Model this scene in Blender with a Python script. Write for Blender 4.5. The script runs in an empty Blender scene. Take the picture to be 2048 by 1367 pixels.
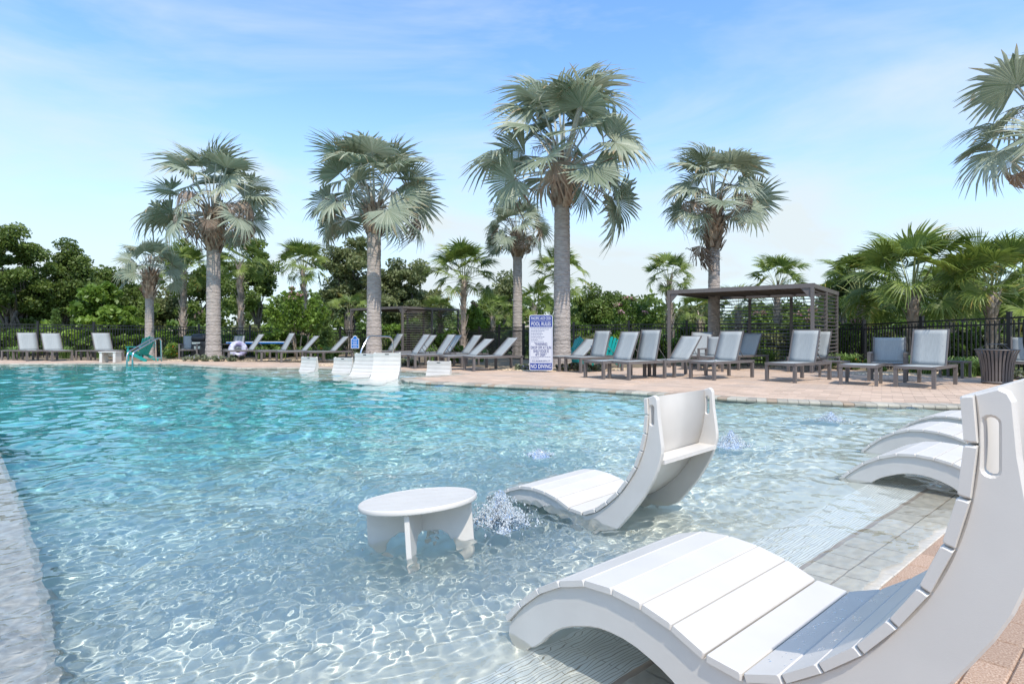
import bpy, bmesh, math, random
import numpy as np
from mathutils import Vector, Matrix
from mathutils.geometry import tessellate_polygon

# ------------------------------------------------------------------ camera, world, sun, exposure
sc = bpy.context.scene
COL = sc.collection
CZ = 1.04                      # camera height above the deck
F = 1138.0                     # focal length in pixels of the 2048 px wide picture
cam = bpy.data.cameras.new('camera')
cam.lens = 36 * F / 2048; cam.sensor_width = 36; cam.shift_y = -15.5 / 2048
cam.clip_end = 3000; cam.clip_start = 0.05
cam_o = bpy.data.objects.new('camera', cam); COL.objects.link(cam_o)
cam_o.location = (0, 0, CZ); cam_o.rotation_euler = (math.pi / 2, 0, 0)
sc.camera = cam_o

SUN_EL, SUN_AZ = math.radians(57), math.atan2(0.33, -0.944)      # azimuth from +Y towards +X
world = bpy.data.worlds.new('World'); sc.world = world; world.use_nodes = True
wn = world.node_tree; wl = wn.links; bg = wn.nodes['Background']
sky = wn.nodes.new('ShaderNodeTexSky'); sky.sky_type = 'NISHITA'; sky.sun_disc = False
sky.sun_elevation = SUN_EL; sky.sun_rotation = SUN_AZ; sky.dust_density = 0.6; sky.air_density = 1.0; sky.ozone_density = 1.6
bg.inputs[1].default_value = 0.15
tc = wn.nodes.new('ShaderNodeTexCoord')
mp = wn.nodes.new('ShaderNodeMapping'); mp.inputs['Scale'].default_value = (1.0, 1.0, 3.6); mp.inputs['Rotation'].default_value = (0.12, 0.32, 0.3)
wl.new(tc.outputs['Generated'], mp.inputs[0])
cn = wn.nodes.new('ShaderNodeTexNoise'); cn.inputs['Scale'].default_value = 1.7; cn.inputs['Detail'].default_value = 6; cn.inputs['Roughness'].default_value = 0.55; cn.inputs['Distortion'].default_value = 0.6
wl.new(mp.outputs[0], cn.inputs['Vector'])
cr = wn.nodes.new('ShaderNodeMapRange'); cr.inputs[1].default_value = 0.44; cr.inputs[2].default_value = 0.70; cr.inputs[3].default_value = 0.0; cr.inputs[4].default_value = 0.62
wl.new(cn.outputs[0], cr.inputs[0])
sx = wn.nodes.new('ShaderNodeSeparateXYZ'); wl.new(tc.outputs['Generated'], sx.inputs[0])
hz = wn.nodes.new('ShaderNodeMapRange'); hz.interpolation_type = 'SMOOTHERSTEP'; hz.inputs[1].default_value = -0.05; hz.inputs[2].default_value = 0.50; hz.inputs[3].default_value = 0.74; hz.inputs[4].default_value = 0.0
wl.new(sx.outputs[2], hz.inputs[0])
mxv = wn.nodes.new('ShaderNodeMath'); mxv.operation = 'ADD'; mxv.use_clamp = True
wl.new(cr.outputs[0], mxv.inputs[0]); wl.new(hz.outputs[0], mxv.inputs[1])
gain = wn.nodes.new('ShaderNodeMix'); gain.data_type = 'RGBA'; gain.blend_type = 'MULTIPLY'; gain.inputs[0].default_value = 1
wl.new(sky.outputs[0], gain.inputs[6]); gain.inputs[7].default_value = (1.30, 1.68, 1.95, 1)
mixc = wn.nodes.new('ShaderNodeMix'); mixc.data_type = 'RGBA'
wl.new(mxv.outputs[0], mixc.inputs[0]); wl.new(gain.outputs[2], mixc.inputs[6]); mixc.inputs[7].default_value = (4.75, 5.35, 5.65, 1)
wl.new(mixc.outputs[2], bg.inputs[0])

sun = bpy.data.lights.new('sun', 'SUN'); sun.energy = 3.85; sun.angle = math.radians(0.53); sun.color = (1.0, 0.93, 0.83)
sun_o = bpy.data.objects.new('sun', sun); COL.objects.link(sun_o)
SDIR = Vector((math.sin(SUN_AZ) * math.cos(SUN_EL), math.cos(SUN_AZ) * math.cos(SUN_EL), math.sin(SUN_EL)))
sun_o.rotation_euler = SDIR.to_track_quat('Z', 'Y').to_euler(); sun_o.location = (10, -20, 30)
sun.cycles.is_caustics_light = True
sc.view_settings.view_transform = 'Standard'; sc.view_settings.look = 'None'
sc.view_settings.exposure = 0.17; sc.view_settings.gamma = 1
sc.cycles.max_bounces = 10; sc.cycles.diffuse_bounces = 4; sc.cycles.glossy_bounces = 4
sc.cycles.transmission_bounces = 8; sc.cycles.transparent_max_bounces = 8
sc.cycles.sample_clamp_indirect = 6.0

random.seed(7); RNG = np.random.default_rng(7)
PI = math.pi
D = np.array([-0.647, 0.762]); T = np.array([0.762, 0.647])       # into the pool / along the beach edge
def st(s, t): return (D[0] * s + T[0] * t, D[1] * s + T[1] * t)
def at(u, z_dist, v=None): return ((u - 1024) / F * z_dist, z_dist)   # bearing of picture column u at distance z_dist
def ht(v, dist): return CZ + (668 - v) / F * dist
WZ = -0.05
FLOOR = [(-50, 0.0), (-0.3, 0.0), (0.82, -0.053), (1.55, -0.14), (2.3, -0.275), (3.2, -0.38), (4.5, -0.55), (6, -0.8), (9, -1.25), (200, -1.35)]
def beach_z(s): return float(np.interp(s, [p[0] for p in FLOOR], [p[1] for p in FLOOR]))

# ------------------------------------------------------------------ helpers: meshes and objects
def lin(c):
    return tuple(((x / 12.92) if x <= 0.04045 else ((x + 0.055) / 1.055) ** 2.4) for x in c)
def mesh_np(name, V, Fc, smooth=False, mats=(), midx=None, attr=None):
    me = bpy.data.meshes.new(name)
    V = np.asarray(V, dtype=np.float32); Fc = np.asarray(Fc, dtype=np.int32)
    k = Fc.shape[1]
    me.vertices.add(len(V)); me.vertices.foreach_set('co', V.ravel())
    me.loops.add(Fc.size); me.loops.foreach_set('vertex_index', Fc.ravel())
    me.polygons.add(len(Fc)); me.polygons.foreach_set('loop_start', np.arange(0, Fc.size, k, dtype=np.int32))
    if midx is not None: me.polygons.foreach_set('material_index', np.asarray(midx, dtype=np.int32))
    me.polygons.foreach_set('use_smooth', np.full(len(Fc), smooth))
    for m in mats: me.materials.append(m)
    if attr is not None:
        a = me.attributes.new('tone', 'FLOAT', 'POINT'); a.data.foreach_set('value', np.asarray(attr, dtype=np.float32))
    me.update(calc_edges=True); me.validate()
    return me
class MB:
    def __init__(s): s.v = []; s.f = []; s.t = []; s.sm = []
    def add(s, vs, fs, tone=None, smooth=False):
        b = len(s.v); s.v += [tuple(v) for v in vs]; s.f += [tuple(i + b for i in f) for f in fs]
        s.t += [tone if tone is not None else 0.5] * len(vs); s.sm += [smooth] * len(fs)
    def box(s, c, d, M=None, tone=None, taper=1.0):
        x, y, z = d[0] / 2, d[1] / 2, d[2] / 2
        vs = [Vector((sx_ * x * (taper if k else 1), sy_ * y * (taper if k else 1), sz_ * z)) for k, sz_ in ((0, -1), (1, 1)) for sx_, sy_ in ((-1, -1), (1, -1), (1, 1), (-1, 1))]
        if M is not None: vs = [M @ v for v in vs]
        c = Vector(c); s.add([v + c for v in vs], [(3, 2, 1, 0), (4, 5, 6, 7), (0, 1, 5, 4), (1, 2, 6, 5), (2, 3, 7, 6), (3, 0, 4, 7)], tone)
        return s
    def bar(s, p0, p1, w, h, tone=None, up=(0, 0, 1)):
        p0 = Vector(p0); p1 = Vector(p1); a = (p1 - p0); L = a.length; a.normalize()
        up = Vector(up)
        if abs(a.dot(up)) > 0.98: up = Vector((0, 1, 0))
        b = up.cross(a).normalized(); c = a.cross(b)
        M = Matrix((a, b, c)).transposed()
        return s.box((p0 + p1) / 2, (L, w, h), M, tone)
    def tube(s, pts, r, n=8, cap=True, tone=None, smooth=True):
        pts = [Vector(p) for p in pts]; rs = r if isinstance(r, (list, tuple)) else [r] * len(pts)
        vs = []; fs = []; ref = Vector((0.31, 0.57, 0.76))
        for i, p in enumerate(pts):
            a = (pts[min(i + 1, len(pts) - 1)] - pts[max(i - 1, 0)]).normalized()
            if i == 0:
                b = a.cross(ref if abs(a.dot(ref)) < .95 else Vector((1, 0, 0))).normalized()
            else:
                b = (b - a * b.dot(a)).normalized()
            c = a.cross(b)
            for k in range(n):
                t = 2 * PI * k / n; vs.append(p + (b * math.cos(t) + c * math.sin(t)) * rs[i])
        for i in range(len(pts) - 1):
            for k in range(n):
                k2 = (k + 1) % n; fs.append((i * n + k, i * n + k2, (i + 1) * n + k2, (i + 1) * n + k))
        s.add(vs, fs, tone, smooth)
        if cap:
            b0 = len(s.v) - len(vs); s.f.append(tuple(b0 + k for k in reversed(range(n)))); s.sm.append(False)
            s.f.append(tuple(b0 + (len(pts) - 1) * n + k for k in range(n))); s.sm.append(False)
        return s
    def lathe(s, prof, n=24, c=(0, 0, 0), smooth=True, tone=None):
        vs = []; fs = []
        for (r, z) in prof:
            for k in range(n):
                t = 2 * PI * k / n; vs.append((c[0] + r * math.cos(t), c[1] + r * math.sin(t), c[2] + z))
        for i in range(len(prof) - 1):
            for k in range(n):
                k2 = (k + 1) % n; fs.append((i * n + k, i * n + k2, (i + 1) * n + k2, (i + 1) * n + k))
        s.add(vs, fs, tone, smooth); return s
    def mesh(s, name, mat, smooth=None):
        me = bpy.data.meshes.new(name); me.from_pydata(s.v, [], s.f)
        me.polygons.foreach_set('use_smooth', s.sm if smooth is None else [smooth] * len(s.f))
        a = me.attributes.new('tone', 'FLOAT', 'POINT'); a.data.foreach_set('value', s.t)
        for m in (mat if isinstance(mat, (list, tuple)) else [mat]): me.materials.append(m)
        me.update(); return me
    def ob(s, name, mat, parent=None, **k): return link(name, s.mesh(name, mat, k.pop('smooth', None)), parent, **k)
def link(name, me, parent=None, loc=None, rot=None, kind=None, label=None, cat=None, group=None):
    o = bpy.data.objects.new(name, me); COL.objects.link(o)
    if parent is not None: o.parent = parent
    if loc is not None: o.location = loc
    if rot is not None: o.rotation_euler = rot
    if kind: o['kind'] = kind
    if label: o['label'] = label
    if cat: o['category'] = cat
    if group: o['group'] = group
    return o
def thing(name, label, cat, loc=(0, 0, 0), rz=0.0, group=None, rot=None):
    return link(name, None, None, loc, rot if rot is not None else (0, 0, rz), None, label, cat, group)
def struct(name, me): return link(name, me, kind='structure')
def copy_thing(src, label, loc, rz=0.0, group=None, rot=None):
    r = src.copy(); COL.objects.link(r); r.location = loc; r.rotation_euler = rot if rot is not None else (0, 0, rz)
    r['label'] = label
    if group: r['group'] = group
    for ch in list(src.children):
        c = ch.copy(); COL.objects.link(c); c.parent = r
        for g in list(ch.children):
            d = g.copy(); COL.objects.link(d); d.parent = c
    return r
def receiver(o):
    o.cycles.is_caustics_receiver = True
    for c in o.children: receiver(c)

# ------------------------------------------------------------------ helpers: materials
def mat(name, color, rough=0.6, metal=0.0, spec=None, var=0.0, scale=8.0, bump=0.0, bscale=60.0, color2=None, tone=0.0, detail=4, trans=0.0, coords='Object', stretch=None, bdist=0.01):
    m = bpy.data.materials.new(name); m.use_nodes = True; n = m.node_tree; L = n.links; p = n.nodes['Principled BSDF']
    p.inputs['Roughness'].default_value = rough; p.inputs['Metallic'].default_value = metal
    if spec is not None: p.inputs['Specular IOR Level'].default_value = spec
    tcn = n.nodes.new('ShaderNodeTexCoord'); src = tcn.outputs[coords]
    if stretch:
        mm = n.nodes.new('ShaderNodeMapping'); mm.inputs['Scale'].default_value = stretch; L.new(src, mm.inputs[0]); src = mm.outputs[0]
    out = None
    c1 = (*color, 1)
    if var > 0 or color2:
        nz = n.nodes.new('ShaderNodeTexNoise'); nz.inputs['Scale'].default_value = scale; nz.inputs['Detail'].default_value = detail; L.new(src, nz.inputs['Vector'])
        rm = n.nodes.new('ShaderNodeMapRange'); rm.inputs[1].default_value = 0.32; rm.inputs[2].default_value = 0.68; L.new(nz.outputs[0], rm.inputs[0])
        mx = n.nodes.new('ShaderNodeMix'); mx.data_type = 'RGBA'; L.new(rm.outputs[0], mx.inputs[0])
        c2 = color2 if color2 else tuple(max(0, x * (1 - var)) for x in color)
        mx.inputs[6].default_value = c1; mx.inputs[7].default_value = (*c2, 1); out = mx.outputs[2]
    if tone > 0:
        at_ = n.nodes.new('ShaderNodeAttribute'); at_.attribute_name = 'tone'
        mr = n.nodes.new('ShaderNodeMapRange'); mr.inputs[3].default_value = 1 - tone; mr.inputs[4].default_value = 1 + tone; L.new(at_.outputs['Fac'], mr.inputs[0])
        m2 = n.nodes.new('ShaderNodeMix'); m2.data_type = 'RGBA'; m2.blend_type = 'MULTIPLY'; m2.inputs[0].default_value = 1
        if out is None: m2.inputs[6].default_value = c1
        else: L.new(out, m2.inputs[6])
        L.new(mr.outputs[0], m2.inputs[7]); out = m2.outputs[2]
    if out is None: p.inputs['Base Color'].default_value = c1
    else: L.new(out, p.inputs['Base Color'])
    if bump > 0:
        bz = n.nodes.new('ShaderNodeTexNoise'); bz.inputs['Scale'].default_value = bscale; bz.inputs['Detail'].default_value = 5; L.new(src, bz.inputs['Vector'])
        bp = n.nodes.new('ShaderNodeBump'); bp.inputs['Strength'].default_value = bump; bp.inputs['Distance'].default_value = bdist; L.new(bz.outputs[0], bp.inputs['Height']); L.new(bp.outputs[0], p.inputs['Normal'])
    return m
def leaf_mat(name, dark, light, brown=None, trans=0.25, rough=0.5, bamt=0.0):
    """two-sided leaf: tone attribute picks between dark and light; tone above 1 turns brown (dead tips)."""
    m = bpy.data.materials.new(name); m.use_nodes = True; n = m.node_tree; L = n.links; p = n.nodes['Principled BSDF']
    a = n.nodes.new('ShaderNodeAttribute'); a.attribute_name = 'tone'
    mx = n.nodes.new('ShaderNodeMix'); mx.data_type = 'RGBA'; mx.clamp_factor = True
    L.new(a.outputs['Fac'], mx.inputs[0]); mx.inputs[6].default_value = (*dark, 1); mx.inputs[7].default_value = (*light, 1)
    out = mx.outputs[2]
    if brown:
        r = n.nodes.new('ShaderNodeMapRange'); r.inputs[1].default_value = 1.0; r.inputs[2].default_value = 1.6; L.new(a.outputs['Fac'], r.inputs[0])
        m2 = n.nodes.new('ShaderNodeMix'); m2.data_type = 'RGBA'; L.new(r.outputs[0], m2.inputs[0]); L.new(out, m2.inputs[6]); m2.inputs[7].default_value = (*brown, 1); out = m2.outputs[2]
    L.new(out, p.inputs['Base Color']); p.inputs['Roughness'].default_value = rough
    tr = n.nodes.new('ShaderNodeBsdfTranslucent'); L.new(out, tr.inputs[0])
    ms = n.nodes.new('ShaderNodeMixShader'); ms.inputs[0].default_value = trans
    L.new(p.outputs[0], ms.inputs[1]); L.new(tr.outputs[0], ms.inputs[2]); L.new(ms.outputs[0], n.nodes['Material Output'].inputs[0])
    return m

M = {}
M['white'] = mat('white_hdpe', (0.65, 0.61, 0.555), 0.40, var=0.07, scale=5, bump=0.25, bscale=380, bdist=0.0006)
M['white_edge'] = mat('white_hdpe_cut_edge', (0.65, 0.62, 0.575), 0.45)
M['slot'] = mat('dark_slot', (0.05, 0.05, 0.05), 0.8)
M['frame'] = mat('taupe_powder_coat', (0.155, 0.135, 0.126), 0.45, var=0.12, scale=5, bump=0.1, bscale=200, bdist=0.001)
M['sling'] = mat('grey_blue_sling', (0.375, 0.395, 0.39), 0.75, color2=(0.30, 0.32, 0.32), scale=14, stretch=(0.6, 9, 9), bump=0.3, bscale=500, bdist=0.001)
M['black'] = mat('black_fence_paint', (0.012, 0.012, 0.013), 0.4)
M['steel'] = mat('brushed_steel', (0.62, 0.62, 0.62), 0.22, metal=1.0)
M['paver'] = mat('terracotta_paver', (0.54, 0.385, 0.275), 0.85, color2=(0.46, 0.35, 0.27), scale=1.1, tone=0.16, bump=0.5, bscale=90, bdist=0.003)
M['paver_near'] = mat('exposed_aggregate_paver', (0.31, 0.18, 0.115), 0.85, color2=(0.54, 0.39, 0.28), scale=150, detail=2, tone=0.12, bump=0.9, bscale=170, bdist=0.004)
M['grout'] = mat('sand_joint', (0.46, 0.38, 0.32), 0.95, var=0.2, scale=6)
M['coping'] = mat('tumbled_coping', (0.42, 0.375, 0.295), 0.75, color2=(0.34, 0.315, 0.26), scale=7, tone=0.22, bump=0.4, bscale=70, bdist=0.003)
M['coping_tan'] = mat('tan_coping', (0.36, 0.27, 0.19), 0.75, var=0.15, scale=9, tone=0.1, bump=0.4, bscale=70, bdist=0.003)
M['tile'] = mat('waterline_tile', (0.10, 0.14, 0.18), 0.25, var=0.4, scale=20)
M['taupe'] = mat('taupe_entry_stone', (0.62, 0.56, 0.47), 0.6, color2=(0.46, 0.42, 0.355), scale=16, tone=0.12, bump=0.4, bscale=60, bdist=0.004)
M['ledge'] = mat('grey_bench_plaster', (0.52, 0.50, 0.465), 0.6, color2=(0.33, 0.32, 0.30), scale=34, bump=0.6, bscale=45, bdist=0.006)
M['soil'] = mat('mulch_soil', (0.13, 0.095, 0.06), 0.95, color2=(0.24, 0.19, 0.12), scale=3, bump=0.8, bscale=25, bdist=0.03)
M['grassland'] = mat('grass_ground', (0.06, 0.10, 0.025), 0.95, color2=(0.12, 0.15, 0.05), scale=1.2, bump=0.8, bscale=20, bdist=0.05)
M['pebble'] = mat('river_pebble', (0.55, 0.42, 0.28), 0.7, tone=0.55)
M['trunk_b'] = mat('bismarck_trunk', (0.50, 0.43, 0.38), 0.9, color2=(0.33, 0.28, 0.245), scale=5, stretch=(1.2, 1.2, 5.5), bump=1.0, bscale=7, bdist=0.05, detail=6)
M['boot'] = mat('leaf_base_fibre', (0.20, 0.12, 0.075), 0.9, color2=(0.42, 0.33, 0.25), scale=6, tone=0.35, bump=0.6, bscale=30, bdist=0.02)
M['sabal_trunk'] = mat('sabal_boots', (0.50, 0.42, 0.35), 0.9, color2=(0.31, 0.24, 0.19), scale=5, tone=0.35, bump=0.6, bscale=30, bdist=0.02)
M['bark'] = mat('oak_bark', (0.15, 0.125, 0.10), 0.95, var=0.5, scale=6, bump=0.7, bscale=14, bdist=0.03)
M['stem_pale'] = mat('crape_myrtle_bark', (0.38, 0.30, 0.22), 0.85, var=0.3, scale=5)
M['petiole'] = mat('grey_petiole', (0.42, 0.43, 0.37), 0.6)
M['petiole_g'] = mat('green_petiole', (0.22, 0.25, 0.09), 0.6)
M['bis'] = leaf_mat('silver_blue_fan_leaf', (0.17, 0.22, 0.13), (0.42, 0.455, 0.335), (0.42, 0.32, 0.18), 0.32, 0.42)
M['bisdead'] = leaf_mat('dead_fan_leaf', (0.24, 0.165, 0.12), (0.46, 0.36, 0.27), None, 0.2, 0.7)
M['sabal'] = leaf_mat('sabal_leaf', (0.085, 0.14, 0.025), (0.27, 0.34, 0.07), (0.50, 0.34, 0.07), 0.36, 0.45)
M['oak'] = leaf_mat('oak_leaf', (0.06, 0.10, 0.02), (0.23, 0.305, 0.065), None, 0.42, 0.5)
M['oak2'] = leaf_mat('grey_oak_leaf', (0.09, 0.12, 0.042), (0.29, 0.315, 0.125), None, 0.42, 0.5)
M['lime'] = leaf_mat('lime_leaf', (0.08, 0.155, 0.02), (0.29, 0.42, 0.065), None, 0.42, 0.45)
M['mid'] = leaf_mat('shrub_leaf', (0.055, 0.11, 0.02), (0.21, 0.32, 0.055), None, 0.38, 0.5)
M['pine'] = leaf_mat('pine_needles', (0.025, 0.05, 0.015), (0.08, 0.12, 0.03), None, 0.15, 0.5)
M['pine_y'] = leaf_mat('young_pine_needles', (0.07, 0.13, 0.03), (0.18, 0.27, 0.06), None, 0.3, 0.5)
M['sage'] = leaf_mat('sage_groundcover', (0.10, 0.13, 0.06), (0.28, 0.30, 0.17), (0.42, 0.34, 0.52), 0.2, 0.6)
M['pink'] = leaf_mat('pink_blossom', (0.55, 0.22, 0.30), (0.85, 0.5, 0.58), None, 0.3, 0.6)
M['orange'] = leaf_mat('orange_flower', (0.75, 0.16, 0.03), (0.85, 0.42, 0.08), None, 0.3, 0.6)
M['lily'] = leaf_mat('lily_leaf', (0.08, 0.16, 0.03), (0.27, 0.38, 0.10), None, 0.3, 0.45)
M['blue'] = mat('sign_blue', lin((0.12, 0.22, 0.52)), 0.4)
M['blue2'] = mat('small_sign_blue', lin((0.05, 0.40, 0.70)), 0.4)
M['signwhite'] = mat('sign_white', (0.56, 0.56, 0.60), 0.4)
M['signink'] = mat('sign_ink', lin((0.18, 0.22, 0.45)), 0.5)
M['teal'] = mat('teal_plastic', lin((0.06, 0.58, 0.55)), 0.4)
M['dark'] = mat('dark_plastic', (0.03, 0.032, 0.035), 0.4)
M['mesh_roof'] = mat('woven_shade_roof', (0.17, 0.135, 0.115), 0.8, var=0.3, scale=40, bump=0.5, bscale=90, bdist=0.01)
M['tan_roof'] = mat('tan_roof', (0.62, 0.55, 0.46), 0.8, var=0.1, scale=2)
M['cream'] = mat('cream_wall', (0.7, 0.68, 0.62), 0.8)
M['drop'] = mat('splash_foam', (0.86, 0.90, 0.92), 0.08, spec=0.8)
M['drop'].node_tree.nodes['Principled BSDF'].inputs['Transmission Weight'].default_value = 0.6
M['drop'].node_tree.nodes['Principled BSDF'].inputs['IOR'].default_value = 1.25
M['dropglass'] = mat('clear_jet_water', (0.95, 0.97, 0.98), 0.04); M['dropglass'].node_tree.nodes['Principled BSDF'].inputs['Transmission Weight'].default_value = 0.93; M['dropglass'].node_tree.nodes['Principled BSDF'].inputs['IOR'].default_value = 1.33

# ------------------------------------------------------------------ pool outline, floor, walls
beach_a, beach_b = st(-0.3, -1.6), st(-0.3, 10.6)
POOL = [(-34, 19.5), (-17.7, 19.8), (-15, 20.3), (-12, 20.0), (-8.5, 17.5), (-6.07, 17.7), (-3.27, 16.35), (-2.27, 15.6), (-1.5, 15.0),
        (-2.62, 13.5), (-2.35, 12.75), (-1.75, 12.2), (-0.5, 11.65), (0.93, 11.0), (2.29, 10.15), (3.82, 9.1), (5.0, 8.6), (6.2, 8.3), (7.2, 8.15), (7.95, 8.0)]
edge_pts = list(POOL)
POOLFULL = POOL + [beach_b, beach_a, st(7.6, -1.6), (-34, 7.5)]
def in_poly(x, y, poly):
    x = np.asarray(x); y = np.asarray(y); ins = np.zeros(x.shape, bool); n = len(poly)
    for i in range(n):
        x1, y1 = poly[i]; x2, y2 = poly[(i + 1) % n]
        if y1 == y2: continue
        c = ((y1 > y) != (y2 > y)) & (x < (x2 - x1) * (y - y1) / (y2 - y1) + x1); ins ^= c
    return ins
def shelf_mask(x, y): return y > 12.75 + (x + 2.65) * (-0.684) - 0.1
def floor_z(x, y):
    s = D[0] * x + D[1] * y
    z = np.interp(s, [p[0] for p in FLOOR], [p[1] for p in FLOOR])
    z = np.where(shelf_mask(x, y) & (x > -9) & (y > 12.3), np.maximum(z, -0.42), z)
    return z

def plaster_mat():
    m = bpy.data.materials.new('plaster_absorption_tint'); m.use_nodes = True; n = m.node_tree; L = n.links; p = n.nodes['Principled BSDF']
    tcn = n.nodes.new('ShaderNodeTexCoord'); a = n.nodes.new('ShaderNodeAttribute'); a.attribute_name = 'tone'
    ramp = n.nodes.new('ShaderNodeValToRGB'); L.new(a.outputs['Fac'], ramp.inputs[0]); e = ramp.color_ramp.elements  # water's light absorption painted into the plaster colour, bluer with depth
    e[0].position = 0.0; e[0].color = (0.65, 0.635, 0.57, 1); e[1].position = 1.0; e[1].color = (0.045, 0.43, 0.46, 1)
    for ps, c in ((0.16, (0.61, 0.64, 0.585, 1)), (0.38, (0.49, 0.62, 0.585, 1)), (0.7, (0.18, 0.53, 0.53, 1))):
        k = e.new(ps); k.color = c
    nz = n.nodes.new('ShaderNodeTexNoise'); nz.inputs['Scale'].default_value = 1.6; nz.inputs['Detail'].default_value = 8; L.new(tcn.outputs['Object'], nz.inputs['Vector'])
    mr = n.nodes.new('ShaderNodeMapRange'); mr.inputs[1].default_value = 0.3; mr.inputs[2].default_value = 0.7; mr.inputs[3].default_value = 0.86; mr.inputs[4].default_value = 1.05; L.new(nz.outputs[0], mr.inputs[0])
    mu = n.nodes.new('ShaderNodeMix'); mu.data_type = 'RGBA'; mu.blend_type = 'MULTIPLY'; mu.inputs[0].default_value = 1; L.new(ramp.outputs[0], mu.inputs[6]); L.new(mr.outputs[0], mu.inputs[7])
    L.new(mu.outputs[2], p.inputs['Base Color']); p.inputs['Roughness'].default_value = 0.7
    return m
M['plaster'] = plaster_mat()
def band_mat():
    m = bpy.data.materials.new('white_mosaic_band'); m.use_nodes = True; n = m.node_tree; L = n.links; p = n.nodes['Principled BSDF']
    tcn = n.nodes.new('ShaderNodeTexCoord'); br = n.nodes.new('ShaderNodeTexBrick')
    mp2 = n.nodes.new('ShaderNodeMapping'); mp2.inputs['Rotation'].default_value = (0, 0, -math.atan2(T[1], T[0])); L.new(tcn.outputs['Object'], mp2.inputs[0]); L.new(mp2.outputs[0], br.inputs[0])
    br.inputs['Scale'].default_value = 1; br.inputs['Brick Width'].default_value = 0.30; br.inputs['Row Height'].default_value = 0.015; br.inputs['Mortar Size'].default_value = 0.0016; br.inputs['Mortar Smooth'].default_value = 0.3
    br.inputs['Color1'].default_value = (0.80, 0.80, 0.76, 1); br.inputs['Color2'].default_value = (0.74, 0.75, 0.71, 1); br.inputs['Mortar'].default_value = (0.34, 0.31, 0.25, 1)
    L.new(br.outputs[0], p.inputs['Base Color']); p.inputs['Roughness'].default_value = 0.4
    return m
M['band'] = band_mat()

# pool floor: grid in (s, t) near, plain grid far
def grid_sheet(name, ss, ts, zoff, matl, tonef=None, clip=None):
    S, Tt = np.meshgrid(ss, ts, indexing='ij'); X = D[0] * S + T[0] * Tt; Y = D[1] * S + T[1] * Tt
    Z = floor_z(X, Y) + zoff
    V = np.stack([X, Y, Z], -1).reshape(-1, 3); a, b = len(ss), len(ts)
    i, j = np.meshgrid(np.arange(a - 1), np.arange(b - 1), indexing='ij'); v0 = (i * b + j).ravel()
    Fc = np.stack([v0, v0 + b, v0 + b + 1, v0 + 1], 1)[:, ::-1]
    if clip is not None:
        c = V[Fc].mean(1); Fc = Fc[clip(c[:, 0], c[:, 1])]
    tone = None if tonef is None else tonef(X, Y).ravel()
    me = mesh_np(name, V, Fc, True, [matl], attr=tone)
    if me.polygons and me.polygons[0].normal.z < 0: me.flip_normals()
    return me
def grow(poly, d):
    c = np.array(poly).mean(0); return [tuple(c + (np.array(p) - c) * (1 + d / max(1e-6, np.linalg.norm(np.array(p) - c)))) for p in poly]
absorption_tone = lambda x, y: np.clip((WZ - floor_z(x, y)) / 1.3, 0, 1)  # water depth drives the absorption tint in the floor colour
fl = struct('pool_floor', grid_sheet('pool_floor', np.concatenate([np.linspace(1.50, 6, 60), np.linspace(6.2, 36, 150)]), np.linspace(-22, 13, 176), 0.0, M['plaster'], absorption_tone,
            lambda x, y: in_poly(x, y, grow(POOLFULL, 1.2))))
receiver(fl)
bd = struct('white_tile_band', grid_sheet('white_tile_band', np.linspace(1.18, 1.50, 8), np.linspace(-1.6, 10.4, 60), 0.0, M['band'])); receiver(bd)

# pool walls and waterline tile under the coping
def wall_strip(name, pts, z0, z1, matl):
    vs = []; fs = []
    for i in range(len(pts) - 1):
        a, b = pts[i], pts[i + 1]; k = len(vs)
        vs += [(a[0], a[1], z0), (b[0], b[1], z0), (b[0], b[1], z1), (a[0], a[1], z1)]; fs.append((k, k + 1, k + 2, k + 3))
    me = mesh_np(name, vs, fs, False, [matl], attr=[0.25] * len(vs)); return me
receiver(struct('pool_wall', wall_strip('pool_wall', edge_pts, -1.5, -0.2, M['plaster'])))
receiver(struct('waterline_tile', wall_strip('waterline_tile', edge_pts, -0.2, -0.055, M['tile'])))

# submerged bench ledge at the left with a vertical face
lb = MB()
n_l = 40; segs = np.linspace(0.9, 9.5, n_l)
vs = []; fs = []
for k, s_ in enumerate(segs):
    wob = 0.07 - 0.26 * max(0, (s_ - 2.4) / 4.4) ** 1.7
    for (t_, z_) in ((-1.7, WZ - 0.06), (-0.03 + wob, WZ - 0.06), (0.0 + wob, WZ - 0.085), (0.0 + wob, -1.4)):
        zf = beach_z(s_)
        vs.append((*st(s_, t_), max(z_, zf - 0.03) if z_ > -1 else zf - 0.05))
for k in range(n_l - 1):
    for j in range(3): fs.append((k * 4 + j, k * 4 + j + 1, k * 4 + 5 + j, k * 4 + 4 + j))
lme = mesh_np('submerged_ledge', vs, fs, False, [M['ledge']])
lo_ = struct('submerged_ledge', lme); receiver(lo_)

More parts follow.
